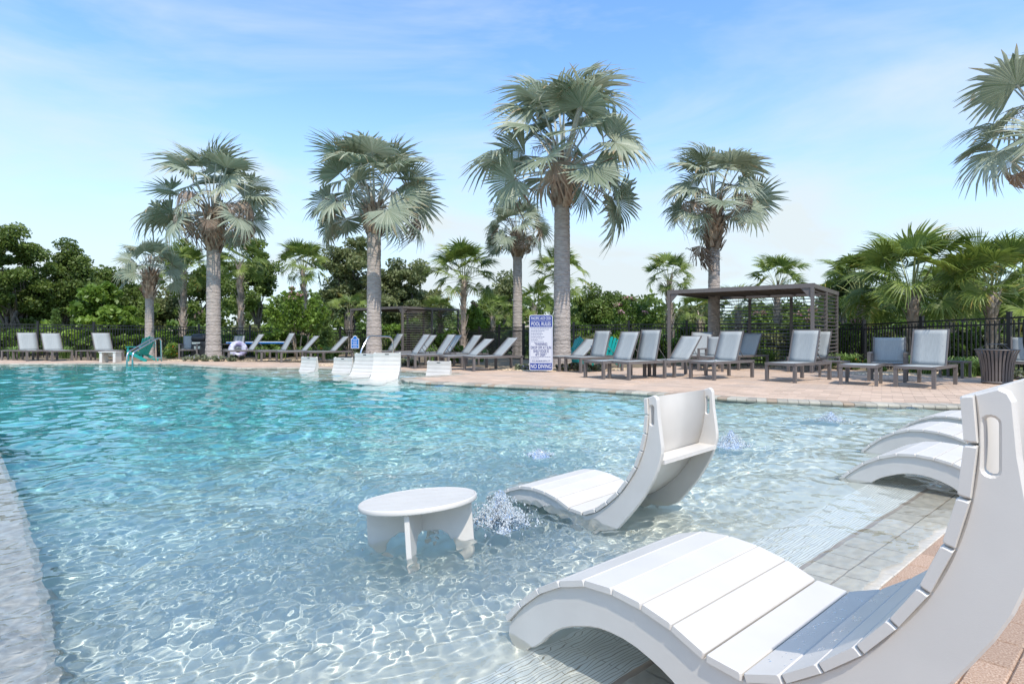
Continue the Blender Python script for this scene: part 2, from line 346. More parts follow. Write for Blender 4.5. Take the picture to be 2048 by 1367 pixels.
# taupe entry stones (each a stone) and near pavers of the beach, laid on a joint sheet
sheet = struct('beach_paving', grid_sheet('beach_paving', np.linspace(-0.5, 1.19, 18), np.linspace(-1.8, 10.6, 60), -0.012, M['grout'])); receiver(sheet)
def piece(L, W, H, b=0.004):
    """block with a small chamfer, top at z=0"""
    x, y = L / 2, W / 2
    v = [(-x + b, -y + b, 0), (x - b, -y + b, 0), (x - b, y - b, 0), (-x + b, y - b, 0), (-x, -y, -b), (x, -y, -b), (x, y, -b), (-x, y, -b), (-x, -y, -H), (x, -y, -H), (x, y, -H), (-x, y, -H)]
    f = [(0, 1, 2, 3)] + [(i + 4, (i + 1) % 4 + 4, (i + 1) % 4, i) for i in range(4)] + [(i + 8, (i + 1) % 4 + 8, (i + 1) % 4 + 4, i + 4) for i in range(4)]
    return v, f
def piece_mesh(name, L, W, H, m, tone=0.5, b=0.004):
    v, f = piece(L, W, H, b); q = MB(); q.add(v, f, tone); return q.mesh(name, m)
TA = math.atan2(T[1], T[0])
def place_on_beach(name, me, s_, t_, parent, dz=0.0):
    x, y = st(s_, t_); z = beach_z(s_); sl = (beach_z(s_ + 0.05) - beach_z(s_ - 0.05)) / 0.1
    o = link(name, me, parent)
    R = Matrix.Rotation(TA, 4, 'Z') @ Matrix.Rotation(math.atan(sl), 4, 'X')
    o.matrix_world = Matrix.Translation((x, y, z + dz)) @ R
    return o
stones = [piece_mesh('entry_stone', 0.166, 0.152, 0.03, M['taupe'], tn) for tn in (0.1, 0.35, 0.6, 0.9)]
rnd = random.Random(3)
t_ = -1.5
cnt = 0; extra = MB()
while t_ < 9.8:
    for r_ in range(2):
        receiver(place_on_beach('entry_stone', rnd.choice(stones), 0.925 + 0.157 * r_ + rnd.uniform(-.001, .001), t_ + 0.083 * r_, sheet, rnd.uniform(-.001, .0015)))
    t_ += 0.170
nearp = [piece_mesh('paver', 0.196, 0.096, 0.03, M['paver_near'], tn, 0.005) for tn in (0.1, 0.3, 0.55, 0.8, 1.0)]
rest = MB()
row = 0; s_ = 0.80
while s_ > -0.5:
    t_ = -1.7 + (0.1 if row % 2 else 0)
    while t_ < 10.4:
        if 1.7 < t_ < 5.2 and s_ > 0.0:
            receiver(place_on_beach('paver', rnd.choice(nearp), s_, t_, sheet, rnd.uniform(-.0012, .0012)))
        else:
            v, f = piece(0.196, 0.096, 0.03, 0.005); x, y = st(s_, t_); R = Matrix.Rotation(TA, 3, 'Z')
            rest.add([R @ Vector(q) + Vector((x, y, beach_z(s_) )) for q in v], f, rnd.random())
        t_ += 0.2
    s_ -= 0.1; row += 1
receiver(rest.ob('paver_field', M['paver_near'], sheet, kind='stuff'))

# ------------------------------------------------------------------ deck, coping, ground
DECK = [(-45, -8), (30, -8), (30, 10.5), (18, 11.6), (12.6, 13.4), (11.2, 14.3), (10.2, 16.2), (8.2, 18.3), (5.2, 18.6), (4.2, 17.6), (2.4, 17.2), (0, 17.5), (-2.2, 18.4), (-5.6, 20.3), (-9, 21.3), (-11.2, 21.6), (-13, 22.4), (-20, 23.0), (-45, 23.6)]
def tess(name, outer, holes, z, matl, tone=None):
    polys = [[Vector((p[0], p[1], 0)) for p in outer]] + [[Vector((p[0], p[1], 0)) for p in h] for h in holes]
    tris = tessellate_polygon(polys); V = [(v.x, v.y, z) for q in polys for v in q]
    me = mesh_np(name, V, np.array(tris), False, [matl])
    for p_ in me.polygons:
        pass
    if me.polygons[0].normal.z < 0: me.flip_normals()
    return me
deck = struct('pool_deck', tess('pool_deck', DECK, [POOLFULL], -0.006, M['grout']))
GR = [(-900, -300), (900, -300), (900, 1500), (-900, 1500)]
ground = struct('ground', tess('ground', GR, [[(p[0], p[1]) for p in DECK]], -0.01, M['grassland']))
bed = struct('planting_bed', tess('planting_bed', [(-60, 23.4), (-20, 22.8), (-13, 22.1), (-11, 21.3), (-9, 21.0), (-5.6, 20.0), (-2.2, 18.1), (0, 17.2), (2.4, 16.95), (4.2, 17.3), (5.2, 18.3), (8.2, 18.0), (10.1, 16.0), (11.2, 14.0), (12.6, 13.2), (18, 11.4), (30, 10.3), (30, 16), (16, 15), (12, 19.5), (6, 20), (3, 21.5), (-1, 27), (-6, 31), (-20, 29), (-60, 28)], [], -0.002, M['soil']))

# deck pavers: nearest ones objects, the rest one joined part
rnd = random.Random(11)
PA = math.radians(-33); ca, sa = math.cos(PA), math.sin(PA)
pl, pw = 0.30, 0.15
cand = []
ii, jj = np.meshgrid(np.arange(-180, 160), np.arange(-60, 330), indexing='ij')
a_ = ii * pl + (jj % 2) * pl / 2; b_ = jj * pw
px_, py_ = (a_ * ca - b_ * sa).ravel(), (a_ * sa + b_ * ca).ravel()
okm = in_poly(px_, py_, DECK) & ~in_poly(px_, py_, POOLFULL) & (py_ > 6.5) & (py_ < 23.3) & (np.abs(px_) < py_ * 0.98 + 0.8)
def dist_edge(x, y, pts):
    d = np.full(x.shape, 1e9)
    for (x1, y1), (x2, y2) in zip(pts[:-1], pts[1:]):
        L2 = (x2 - x1) ** 2 + (y2 - y1) ** 2; tt = np.clip(((x - x1) * (x2 - x1) + (y - y1) * (y2 - y1)) / L2, 0, 1)
        d = np.minimum(d, np.hypot(x - x1 - tt * (x2 - x1), y - y1 - tt * (y2 - y1)))
    return d
okm &= dist_edge(px_, py_, edge_pts) > 0.36
okm &= (D[0] * px_ + D[1] * py_ > -0.3) | (px_ > 8.3)
px_, py_ = px_[okm], py_[okm]
order = np.argsort(py_)
pm = [piece_mesh('paver', pl - 0.006, pw - 0.006, 0.008, M['paver'], tn, 0.003) for tn in (0, .2, .4, .6, .8, 1.)]
field = MB(); vq, fq = piece(pl - 0.006, pw - 0.006, 0.008, 0.003); fq = fq[:5]
R3 = Matrix.Rotation(PA, 3, 'Z'); vr = [R3 @ Vector(q) for q in vq[:8]]
ncnt = 0
for k in order:
    x, y = float(px_[k]), float(py_[k])
    if ncnt < 210 and x < y * 0.93 and y > 7.6:
        o = link('paver', rnd.choice(pm), deck, (x, y, rnd.uniform(-.0008, .0008)), (0, 0, PA)); ncnt += 1
    else:
        field.add([(q.x + x, q.y + y, q.z) for q in vr], fq, rnd.random() * 0.6 + rnd.random() * 0.4)
field.ob('paver_field', M['paver'], deck, kind='stuff')

# coping stones along the pool edge
coping = struct('coping', wall_strip('coping', edge_pts, -0.07, -0.012, M['grout']))
def coping_piece(L, W=0.30, tone=0.5):
    # bullnose block, nose to -y (over the water)
    prof = [(W / 2, -0.05), (W / 2, 0.0), (-W / 2 + 0.03, 0.0), (-W / 2 + 0.010, -0.006), (-W / 2, -0.02), (-W / 2, -0.038), (-W / 2 + 0.010, -0.05)]
    q = MB(); n = len(prof); x = L / 2
    vs = [(-x, p[0], p[1]) for p in prof] + [(x, p[0], p[1]) for p in prof]
    fs = [(i, (i + 1) % n, n + (i + 1) % n, n + i) for i in range(n)] + [tuple(reversed(range(n))), tuple(range(n, 2 * n))]
    q.add(vs, [tuple(reversed(f)) for f in fs], tone); return q
cl = 0.150
cms = [coping_piece(cl - 0.006, 0.30, tn).mesh('coping_stone', M['coping']) for tn in (0., .25, .5, .75, 1.)] + [coping_piece(cl - 0.006, 0.30, .5).mesh('coping_stone', M['coping_tan'])]
farc = MB(); rnd = random.Random(5); ncop = 0
cum = [0]
for i in range(len(edge_pts) - 1): cum.append(cum[-1] + math.dist(edge_pts[i], edge_pts[i + 1]))
# smooth the outline a little for stone placement
npt = int(cum[-1] / cl)
ex = np.interp(np.arange(npt) * cl + cl / 2, cum, [p[0] for p in edge_pts]); ey = np.interp(np.arange(npt) * cl + cl / 2, cum, [p[1] for p in edge_pts])
for k in range(npt):
    k0, k1 = max(0, k - 1), min(npt - 1, k + 1)
    ang = math.atan2(ey[k1] - ey[k0], ex[k1] - ex[k0]); nx, ny = -math.sin(ang), math.cos(ang)
    x, y = ex[k] + nx * 0.12, ey[k] + ny * 0.12
    if k > npt - 150:
        mi = rnd.randrange(5) if rnd.random() > 0.15 else 5
        link('coping_stone', cms[mi], coping, (x, y, 0.003 + rnd.uniform(-.001, .001)), (0, 0, ang)); ncop += 1
    elif ex[k] > -22:
        q = coping_piece(cl - 0.006); R = Matrix.Rotation(ang, 3, 'Z')
        farc.add([R @ Vector(v) + Vector((x, y, 0.003)) for v in q.v], q.f, rnd.random())
farc.ob('coping_run', M['coping'], coping, kind='stuff')

# ------------------------------------------------------------------ water
SPL = [at(1000, 3.30), at(1462, 5.6), at(1662, 7.15), at(1078, 5.15)]      # bubbler jets
def waves(x, y):
    rng = np.random.default_rng(5); s = D[0] * x + D[1] * y
    z = np.zeros_like(x); dist = np.hypot(x, y)
    w1 = 0.9 * np.sin(x * 0.9 + y * 0.5) + 0.8 * np.sin(y * 1.3 - x * 0.7 + 1); w2 = 0.8 * np.sin(x * 1.7 - y * 0.6) + 0.9 * np.sin(y * 0.8 + x * 1.1 + 2)
    for i in range(110):
        lam = 0.05 * (1.6 / 0.05) ** (i / 109.0); th = rng.random() * 2 * PI; k = 2 * PI / lam
        # drop ripples finer than the mesh can carry
        fade = np.clip((lam / (dist * 0.0060) - 2.0) / 2.0, 0, 1)
        a = 0.00095 * (lam / 0.3) ** 0.62 * (1.35 if lam < .13 else 1.0) * (1 + 2.2 * sum(np.exp(-((x - b_[0]) ** 2 + (y - b_[1]) ** 2) / w_ ** 2) for b_, w_ in zip(SPL, (1.0, .7, .8, .6))) * (lam < .25))
        ph = rng.random() * 6.28 + w1 * rng.normal() * min(1.6, 0.5 / lam ** 0.5) + w2 * rng.normal() * min(1.6, 0.5 / lam ** 0.5)
        z += fade * a * np.sin(k * (math.cos(th) * x + math.sin(th) * y) + ph)
    edge = np.clip((s - 0.75) / 1.7, 0, 1) ** 1.2
    calm = 0.14 + 0.86 * edge
    z *= calm
    # fine parallel ripples running up the beach
    zr = 0
    for i, (lam, an) in enumerate(((0.035, 0.1), (0.05, -0.15), (0.045, 0.3), (0.08, 0.0))):
        k = 2 * PI / lam; zr = zr + 0.00036 * np.sin(k * (D[0] * x * math.cos(an) + D[1] * y * math.cos(an) + T[0] * x * math.sin(an) + T[1] * y * math.sin(an)) + 1.5 * np.sin(x * 5 + i) + 1.4 * np.sin(y * 6 - i))
    z += zr * (1 - edge) * (dist < 6)
    for (bx, by), amp in zip(SPL, (0.013, 0.009, 0.008, 0.006)):
        r = np.hypot(x - bx, y - by); z += amp * np.exp(-(r / 0.42) ** 2) * np.sin(r * 34 + 1.5 * np.sin(np.arctan2(y - by, x - bx) * 5)) + amp * 1.3 * np.exp(-(r / 0.2) ** 2)
    return z
nr, na = 880, 720
r_ = 1.05 * np.exp(np.linspace(0, math.log(42), nr)); a_ = np.linspace(-math.radians(55), math.radians(55), na)
Rg, Ag = np.meshgrid(r_, a_, indexing='ij'); X = Rg * np.sin(Ag); Y = Rg * np.cos(Ag)
SS, TT = D[0] * X + D[1] * Y, T[0] * X + T[1] * Y
keep = in_poly(X.ravel(), Y.ravel(), grow(POOLFULL, 0.25)).reshape(X.shape) & (SS > 0.875 + 0.012 * np.sin(TT * 9) + 0.01 * np.sin(TT * 23 + 1))
Z = np.full_like(X, WZ); Z[keep] += waves(X[keep], Y[keep])
i, j = np.meshgrid(np.arange(nr - 1), np.arange(na - 1), indexing='ij'); v0 = (i * na + j).ravel()
Fc = np.stack([v0, v0 + 1, v0 + na + 1, v0 + na], 1)
kf = keep.ravel(); fm = kf[Fc].all(1); Fc = Fc[fm]
used = np.unique(Fc); remap = np.full(X.size, -1); remap[used] = np.arange(len(used))
V = np.stack([X, Y, Z], -1).reshape(-1, 3)[used]; Fc = remap[Fc]
wm = bpy.data.materials.new('pool_water'); wm.use_nodes = True; n = wm.node_tree; n.nodes.clear()
o_ = n.nodes.new('ShaderNodeOutputMaterial'); g_ = n.nodes.new('ShaderNodeBsdfGlass'); g_.inputs['Roughness'].default_value = 0.0; g_.inputs['IOR'].default_value = 1.333
g_.inputs['Color'].default_value = (0.97, 0.985, 0.975, 1); n.links.new(g_.outputs[0], o_.inputs[0])
wme = mesh_np('water', V, Fc, True, [wm])
if wme.polygons[0].normal.z < 0: wme.flip_normals()
water = struct('water', wme); water.cycles.is_caustics_caster = True

# ------------------------------------------------------------------ white in-pool chaise
CW, CS = 0.69, 0.69 / 0.68
SEAM = [(-.95, .656), (-.956, .567), (-.946, .467), (-.923, .372), (-.886, .279), (-.835, .196), (-.775, .119), (-.70, .049), (-.62, -.012), (-.529, -.051), (-.431, -.045), (-.333, -.008), (-.233, .012), (-.126, .018), (-.014, .006), (.098, -.034), (.20, -.093), (.296, -.174), (.371, -.255)]
SEAM = [(-a * CS, b * CS) for a, b in SEAM]       # local x runs back towards the chaise back, local z up, local y along the slats
OUTL = [(-1.003, .672), (-1.018, .665), (-1.026, .648), (-1.033, .552), (-1.046, .46), (-1.054, .40), (-1.053, .365), (-1.043, .325), (-1.025, .27), (-1.0, .216), (-.97, .163), (-.94, .112), (-.91, .07), (-.877, .027), (-.83, -.03), (-.78, -.088), (-.72, -.152), (-.66, -.212), (-.60, -.265), (-.555, -.298), (-.43, -.300), (-.415, -.262), (-.385, -.222), (-.35, -.19), (-.324, -.171), (-.29, -.156), (-.255, -.144), (-.205, -.131), (-.157, -.125), (-.11, -.126), (-.069, -.13), (-.03, -.14), (.008, -.154), (.047, -.170), (.085, -.189), (.117, -.21), (.146, -.234), (.17, -.257), (.191, -.281), (.235, -.317), (.262, -.345), (.285, -.40), (.335, -.40), (.356, -.37), (.366, -.33), (.362, -.290)]
OUTL = [(-a * CS, b * CS) for a, b in OUTL]
def spline(P, n=4):
    P = [np.array(p) for p in P]; out = []
    for i in range(len(P) - 1):
        p0 = P[max(0, i - 1)]; p1 = P[i]; p2 = P[i + 1]; p3 = P[min(len(P) - 1, i + 2)]
        for k in range(n):
            t = k / n; out.append(0.5 * ((2 * p1) + (-p0 + p2) * t + (2 * p0 - 5 * p1 + 4 * p2 - p3) * t * t + (-p0 + 3 * p1 - 3 * p2 + p3) * t ** 3))
    out.append(P[-1]); return out
topc = spline(SEAM, 4)
plate_top = []
for i, p in enumerate(topc):
    q = topc[min(i + 1, len(topc) - 1)] - topc[max(i - 1, 0)]; q = q / np.linalg.norm(q); nrm = np.array([q[1], -q[0]])   # points under the slats
    plate_top.append(p + nrm * 0.024 if nrm[1] < 0 or i < 20 else p - nrm * 0.024)
# the slat side: normal that points away from the plate
def under(i):
    q = topc[min(i + 1, len(topc) - 1)] - topc[max(i - 1, 0)]; q = q / np.linalg.norm(q); return np.array([-q[1], q[0]])
sgn = 1.0 if under(0)[0] > 0 else -1.0        # at the back the plate lies at larger x
plate_top = [topc[i] + sgn * under(i) * 0.0190 for i in range(len(topc))]
plate_poly = [tuple(p) for p in plate_top] + [tuple(p) for p in reversed(OUTL)]
def offset_poly(P, d):
    n = len(P); out = []; A = sum(P[i][0] * P[(i + 1) % n][1] - P[(i + 1) % n][0] * P[i][1] for i in range(n)); sg = 1 if A > 0 else -1
    for i in range(n):
        a, b, c = np.array(P[i - 1]), np.array(P[i]), np.array(P[(i + 1) % n])
        e1 = b - a; e2 = c - b; e1 = e1 / (np.linalg.norm(e1) + 1e-9); e2 = e2 / (np.linalg.norm(e2) + 1e-9)
        nn = np.array([-e1[1] - e2[1], e1[0] + e2[0]]) * sg; L_ = np.linalg.norm(nn)
        nn = nn / (L_ + 1e-9); out.append(tuple(b + nn * d))
    return out
def plate_mesh(name, poly, hole, th, m, bev=0.004):
    """flat board in the xz plane, thickness along y (centred), rounded arris, with one pierced slot"""
    loops = [(poly, offset_poly(poly, bev))] + ([(hole, offset_poly(hole, -bev))] if hole else [])
    vs = []; fs = []; caps = []
    for (P, I) in loops:
        n = len(P); b = len(vs)
        rings = [(I, -th / 2), (P, -th / 2 + bev), (P, th / 2 - bev), (I, th / 2)]
        for R, y in rings: vs += [(p[0], y, p[1]) for p in R]
        for r in range(3):
            for k in range(n):
                k2 = (k + 1) % n; fs.append((b + r * n + k, b + r * n + k2, b + (r + 1) * n + k2, b + (r + 1) * n + k))
        caps.append((b, n))
    tess_in = [[Vector((vs[b + k][0], vs[b + k][2], 0)) for k in range(n)] for b, n in caps]
    idx = [b + k for b, n in caps for k in range(n)]; idx2 = [b + 3 * n + k for b, n in caps for k in range(n)]
    for t in tessellate_polygon(tess_in):
        fs.append(tuple(idx[k] for k in t)); fs.append(tuple(idx2[k] for k in reversed(t)))
    me = bpy.data.meshes.new(name); me.from_pydata(vs, [], fs); me.materials.append(m)
    bm = bmesh.new(); bm.from_mesh(me); bmesh.ops.recalc_face_normals(bm, faces=bm.faces); bm.to_mesh(me); bm.free(); me.update(); return me
def pill(cx, z0, z1, w, n=7):
    pts = []
    for k in range(n): a = PI * k / (n - 1); pts.append((cx + w / 2 * math.cos(a), z1 - w / 2 + w / 2 * math.sin(a)))
    for k in range(n): a = PI + PI * k / (n - 1); pts.append((cx + w / 2 * math.cos(a), z0 + w / 2 + w / 2 * math.sin(a)))
    return pts
PLATE = plate_mesh('side_panel', plate_poly, pill(0.993 * CS, 0.512 * CS, 0.618 * CS, 0.022), 0.030, M['white'], 0.005)
def slat_mesh(i, L=CW, th=0.0205):
    a, b = np.array(SEAM[i]), np.array(SEAM[i + 1]); d = (b - a); ln = np.linalg.norm(d); d = d / ln; a = a + d * 0.0012; b = b - d * 0.0012
    nn = np.array([-d[1], d[0]]) * sgn; c = 0.004
    prof = [a + d * c, b - d * c, b - d * .001 + nn * c * .8, b + nn * th * .5, b + nn * th, a + nn * th, a + nn * th * .5, a + d * .001 + nn * c * .8]
    q = MB(); n = len(prof); vs = []
    for y, ins in ((-L / 2, 1), (-L / 2 + 0.004, 0), (L / 2 - 0.004, 0), (L / 2, 1)):
        cc = (a + b) / 2 + nn * th / 2
        for p in prof:
            pp = p if not ins else p + (cc - p) / np.linalg.norm(cc - p) * 0.004
            vs.append((pp[0], y, pp[1]))
    fs = [(r * n + k, r * n + (k + 1) % n, (r + 1) * n + (k + 1) % n, (r + 1) * n + k) for r in range(3) for k in range(n)]
    fs += [tuple(range(n)), tuple(reversed(range(3 * n, 4 * n)))]
    q.add(vs, fs); me = q.mesh('slat', M['white'])
    bm = bmesh.new(); bm.from_mesh(me); bmesh.ops.recalc_face_normals(bm, faces=bm.faces); bm.to_mesh(me); bm.free(); return me
SLATS = [slat_mesh(i) for i in range(len(SEAM) - 1)]
def backing_mesh():
    vs = []; fs = []; w = CW / 2 - 0.044; P = [topc[i] + sgn * under(i) * 0.0185 for i in range(len(topc))]; Q_ = [topc[i] + sgn * under(i) * 0.026 for i in range(len(topc))]
    for p, q_ in zip(P, Q_): vs += [(p[0], -w, p[1]), (p[0], w, p[1]), (q_[0], w, q_[1]), (q_[0], -w, q_[1])]
    for i in range(len(P) - 1):
        for j in range(4): fs.append((i * 4 + j, i * 4 + (j + 1) % 4, i * 4 + 4 + (j + 1) % 4, i * 4 + 4 + j))
    me = bpy.data.meshes.new('backing_sheet'); me.from_pydata(vs, [], fs); me.materials.append(M['white'])
    bm = bmesh.new(); bm.from_mesh(me); bmesh.ops.recalc_face_normals(bm, faces=bm.faces); bm.to_mesh(me); bm.free(); me.polygons.foreach_set('use_smooth', [True] * len(fs)); return me
BACKING = backing_mesh()
def make_chaise(label, slot=False):
    t = thing('pool_chaise', label, 'pool chaise', group='white in-water chaises')
    for y in (-CW / 2 + 0.028, CW / 2 - 0.028): link('side_panel', PLATE, t, (0, y, 0))
    for me in SLATS: link('slat', me, t)
    q = MB(); q.box((0.995 * CS, 0, 0.318 * CS), (0.115, CW - 0.088, 0.022)); q.ob('shelf', M['white'], t)
    link('backing_sheet', BACKING, t)
    return t
# local +x = direction from foot to back (= -D), local +y = across
def chaise_pose(P0, z, ang):   # P0: near-side point of the knee, ang: heading of the foot-to-back direction
    ax = Vector((math.cos(ang), math.sin(ang), 0)); ay = Vector((-math.sin(ang), math.cos(ang), 0))
    c = Vector((P0[0], P0[1], z)) + ay * (CW / 2)
    return c, ang
ANG0 = math.atan2(-D[1], -D[0])
ch0 = make_chaise('nearest white slatted pool chaise, filling the lower right corner')
c, a = chaise_pose((0.2155, 1.803), 1.04 - 0.779, ANG0); ch0.location = c; ch0.rotation_euler = (0, 0, a)
c, a = chaise_pose((0.0416, 3.79), 0.028, -0.795); ch1 = copy_thing(ch0, 'white pool chaise seen from behind with splashing seat, between round table and far deck', c, a)
rows = [((2.72, 4.05), 'nearest of three white pool chaises in the row behind the big chaise back'),
        ((3.52, 5.08), 'middle white pool chaise of the row of three along the beach entry'),
        ((4.35, 5.9), 'farthest white pool chaise of the beach entry row, touching the coping')]
for P0, lb_ in rows:
    copy_thing(ch0, lb_, chaise_pose(P0, 0.19, ANG0)[0], ANG0)
# five more on the far shelf: (u of left edge at waterline, distance, heading, z, label)
far_ch = [(601, 17.0, -2.15, -0.30, 'leftmost small white chaise back on the far sun shelf'),
          (666, 16.2, -2.05, -0.29, 'small white chaise back on the far sun shelf, second from the left'),
          (708, 15.0, -2.05, -0.13, 'tall white chaise back on the far sun shelf, in front of the handrail'),
          (746, 14.1, -1.66, -0.09, 'widest white chaise back on the far shelf, seen square on'),
          (853, 14.9, -1.95, -0.33, 'white chaise back standing alone right of the others on the far shelf')]
slotm = MB(); slotm.box((0.9555 * CS + 0.0, 0, 0.625 * CS), (0.006, 0.10, 0.022)); slm = slotm.mesh('hand_slot', M['slot'])
for u, Zd, hd, z, lb_ in far_ch:
    # heading here is foot direction; back is opposite
    bd_ = hd + PI; ax = Vector((math.cos(bd_), math.sin(bd_), 0)); ay = Vector((-math.sin(bd_), math.cos(bd_), 0))
    x, y = at(u, Zd); left = Vector((x, y, z))
    o = copy_thing(ch0, lb_, left - ax * 0.93 * CS + (ay * (-CW / 2) if ay.x < 0 else ay * (CW / 2)), bd_)
    link('hand_slot', slm, o, (-0.004, 0, 0))
drops = MB(); rd = random.Random(8)
for _ in range(80):
    i = rd.choice((7, 8)); a_, b_ = np.array(SEAM[i]), np.array(SEAM[i + 1]); f_ = rd.uniform(.08, .92); p_ = a_ + (b_ - a_) * f_; r_d = rd.uniform(.0012, .0042)
    y_ = rd.uniform(-.3, .32); n_ = np.array([-(b_ - a_)[1], (b_ - a_)[0]]) / np.linalg.norm(b_ - a_) * -sgn; t_d = (b_ - a_) / np.linalg.norm(b_ - a_); vs_ = [(p_[0] + n_[0] * r_d * .4, y_, p_[1] + n_[1] * r_d * .4)]
    el_ = rd.uniform(.8, 2.2)
    for k in range(7): q_ = p_ + t_d * math.cos(2 * PI * k / 7) * r_d * el_; vs_.append((q_[0], y_ + math.sin(2 * PI * k / 7) * r_d, q_[1]))
    drops.add(vs_, [(0, 1 + k, 1 + (k + 1) % 7) for k in range(7)], .5, True)
drops.ob('water_drops', M['dropglass'], ch0, kind='stuff')
for o in list(COL.objects):
    if o.name.startswith('pool_chaise'): receiver(o)

# ------------------------------------------------------------------ round table in the water
def make_round_table(label, R=0.315, H=0.37):
    t = thing('round_table', label, 'table', group='white round pool tables')
    # boards of the top, clipped to the disc
    nb = 6; bw = 2 * R / nb
    for k in range(nb):
        x0, x1 = -R + k * bw + 0.0025, -R + (k + 1) * bw - 0.0025; pts = []
        rr = R - 0.012
        for x in np.linspace(max(x0, -rr * .999), min(x1, rr * .999), 7): pts.append((x, math.sqrt(max(0, rr * rr - x * x))))
        P = pts + [(x, -y) for x, y in reversed(pts)]
        q = MB(); n = len(P); q.add([(p[0], p[1], H) for p in P] + [(p[0], p[1], H - 0.02) for p in P], [tuple(range(n))[::-1], tuple(range(n, 2 * n))] + [(k2, (k2 + 1) % n, n + (k2 + 1) % n, n + k2) for k2 in range(n)])
        me = q.mesh('board', M['white']); bm = bmesh.new(); bm.from_mesh(me); bmesh.ops.recalc_face_normals(bm, faces=bm.faces); bm.to_mesh(me); bm.free(); link('board', me, t)
    q = MB(); q.lathe([(R - 0.011, H - 0.024), (R - 0.003, H - 0.026), (R, H - 0.021), (R, H - 0.004), (R - 0.004, H + 0.001), (R - 0.011, H + 0.001), (R - 0.011, H - 0.024)], 64); q.ob('rim', M['white'], t)
    for ang, nm in ((0, 'leg_panel'), (PI / 2, 'leg_panel')):
        a = 0.285; h = H - 0.026; arch = [(-a, 0), (-a, h), (a, h), (a, 0), (a - .085, 0), (a - .10, h - .24), (a - .135, h - .17), (a - .17, h - .145), (-a + .17, h - .145), (-a + .135, h - .17), (-a + .10, h - .24), (-a + .085, 0)]
        link(nm, plate_mesh(nm, arch, None, 0.026, M['white'], 0.003), t, (0, 0, 0 if ang == 0 else -0.0005), (0, 0, ang))
    return t
ft = floor_z(np.array([-0.5]), np.array([3.04]))[0]
tb = make_round_table('white round slatted side table standing in the water beside the bubbling jet')
TILT = 0.125
tx = Vector((T[0], T[1], 0)); td = Vector((D[0], D[1], -TILT)).normalized(); tz = tx.cross(td).normalized(); Rm = Matrix((tx, td, tz)).transposed()
tb.rotation_euler = (Rm @ Matrix.Rotation(math.radians(47), 3, 'Z')).to_euler(); tb.location = (-0.475, 3.03, ht(998, 3.03) - 0.37)
receiver(tb)
x, y = at(735, 16.3); tb2 = copy_thing(tb, 'small white round table behind the tall chaises on the far shelf', (x, y, -0.05 - 0.06), rot=(0, 0, 0.3))
tb2.location.z = ht(711.5, 16.3) - 0.37

# ------------------------------------------------------------------ deck loungers, chairs, tables
def leg_mesh(h, w=0.065): q = MB(); q.box((0, 0, h / 2), (w, w, h)); return q.mesh('leg', M['frame'])
SH = 0.42; LL = 1.62; LWD = 0.69; HINGE = 0.93
LEG = leg_mesh(SH - 0.03)
def frame_mesh():
    q = MB()
    for y in (-LWD / 2 + 0.02, LWD / 2 - 0.02): q.box((LL / 2, y, SH - 0.03), (LL, 0.04, 0.06))
    for x in (0.02, HINGE, LL - 0.02): q.box((x, 0, SH - 0.032), (0.04, LWD - 0.085, 0.055))
    return q.mesh('frame', M['frame'])
FRM = frame_mesh()
def sling_mesh(name, L, W):
    q = MB(); n = 8; vs = []; fs = []
    for i in range(n + 1):
        for j in range(5):
            x = L * i / n; y = (j / 4 - .5) * W; sag = -0.018 * math.sin(PI * i / n) * (1 - (2 * j / 4 - 1) ** 2)
            vs += [(x, y, sag)]
    for i in range(n):
        for j in range(4): a_ = i * 5 + j; fs.append((a_, a_ + 5, a_ + 6, a_ + 1))
    q.add(vs, fs, smooth=True)
    me = q.mesh(name, M['sling']); return me
def thicken(o, t=0.006):
    m = o.modifiers.new('thickness', 'SOLIDIFY'); m.thickness = t; m.offset = 0
SEAT = sling_mesh('seat_sling', HINGE - 0.05, LWD - 0.10); BACK = sling_mesh('back_sling', 0.74, LWD - 0.10)
def back_frame_mesh():
    q = MB(); w = (LWD - 0.09) / 2
    for y in (-w, w): q.box((0.38, y, -0.002), (0.76, 0.026, 0.026))
    q.box((0.75, 0, -0.014), (0.022, 2 * w - 0.03, 0.02)); return q.mesh('back_frame', M['frame'])
BF = back_frame_mesh()
def strut_mesh(): q = MB(); q.tube([(0.5, -0.22, 0), (0, -0.22, 0), (0, 0.22, 0), (0.5, 0.22, 0)], 0.009, 6); return q.mesh('strut', M['frame'])
STR = strut_mesh()
def make_lounger(label):
    t = thing('sun_lounger', label, 'sun lounger', group='grey sling sun loungers on the deck')
    for x in (0.04, LL - 0.05):
        for y in (-LWD / 2 + 0.0325, LWD / 2 - 0.0325): link('leg', LEG, t, (x, y, 0))
    link('frame', FRM, t); link('seat_sling', SEAT, t, (0.035, 0, SH - 0.006)); thicken(t.children[-1])
    b = link('back_sling', BACK, t, (HINGE, 0, SH - 0.006)); thicken(b); b2 = link('back_frame', BF, t, (HINGE, 0, SH - 0.004)); link('strut', STR, t, (LL - 0.2, 0, SH - 0.02))
    return t
def set_angle(t, a):
    for c in t.children:
        nm = c.name.split('.')[0]
        if nm in ('back_sling', 'back_frame'): c.rotation_euler = (0, -a, 0)
        if nm == 'strut':
            hx, hz_ = HINGE + 0.42 * math.cos(a), 0.42 * math.sin(a); dx, dz = hx - (LL - 0.2), hz_
            c.rotation_euler = (0, -math.atan2(dz, dx), 0); c.scale = (math.hypot(dx, dz) / 0.5, 1, 1)
L0 = None
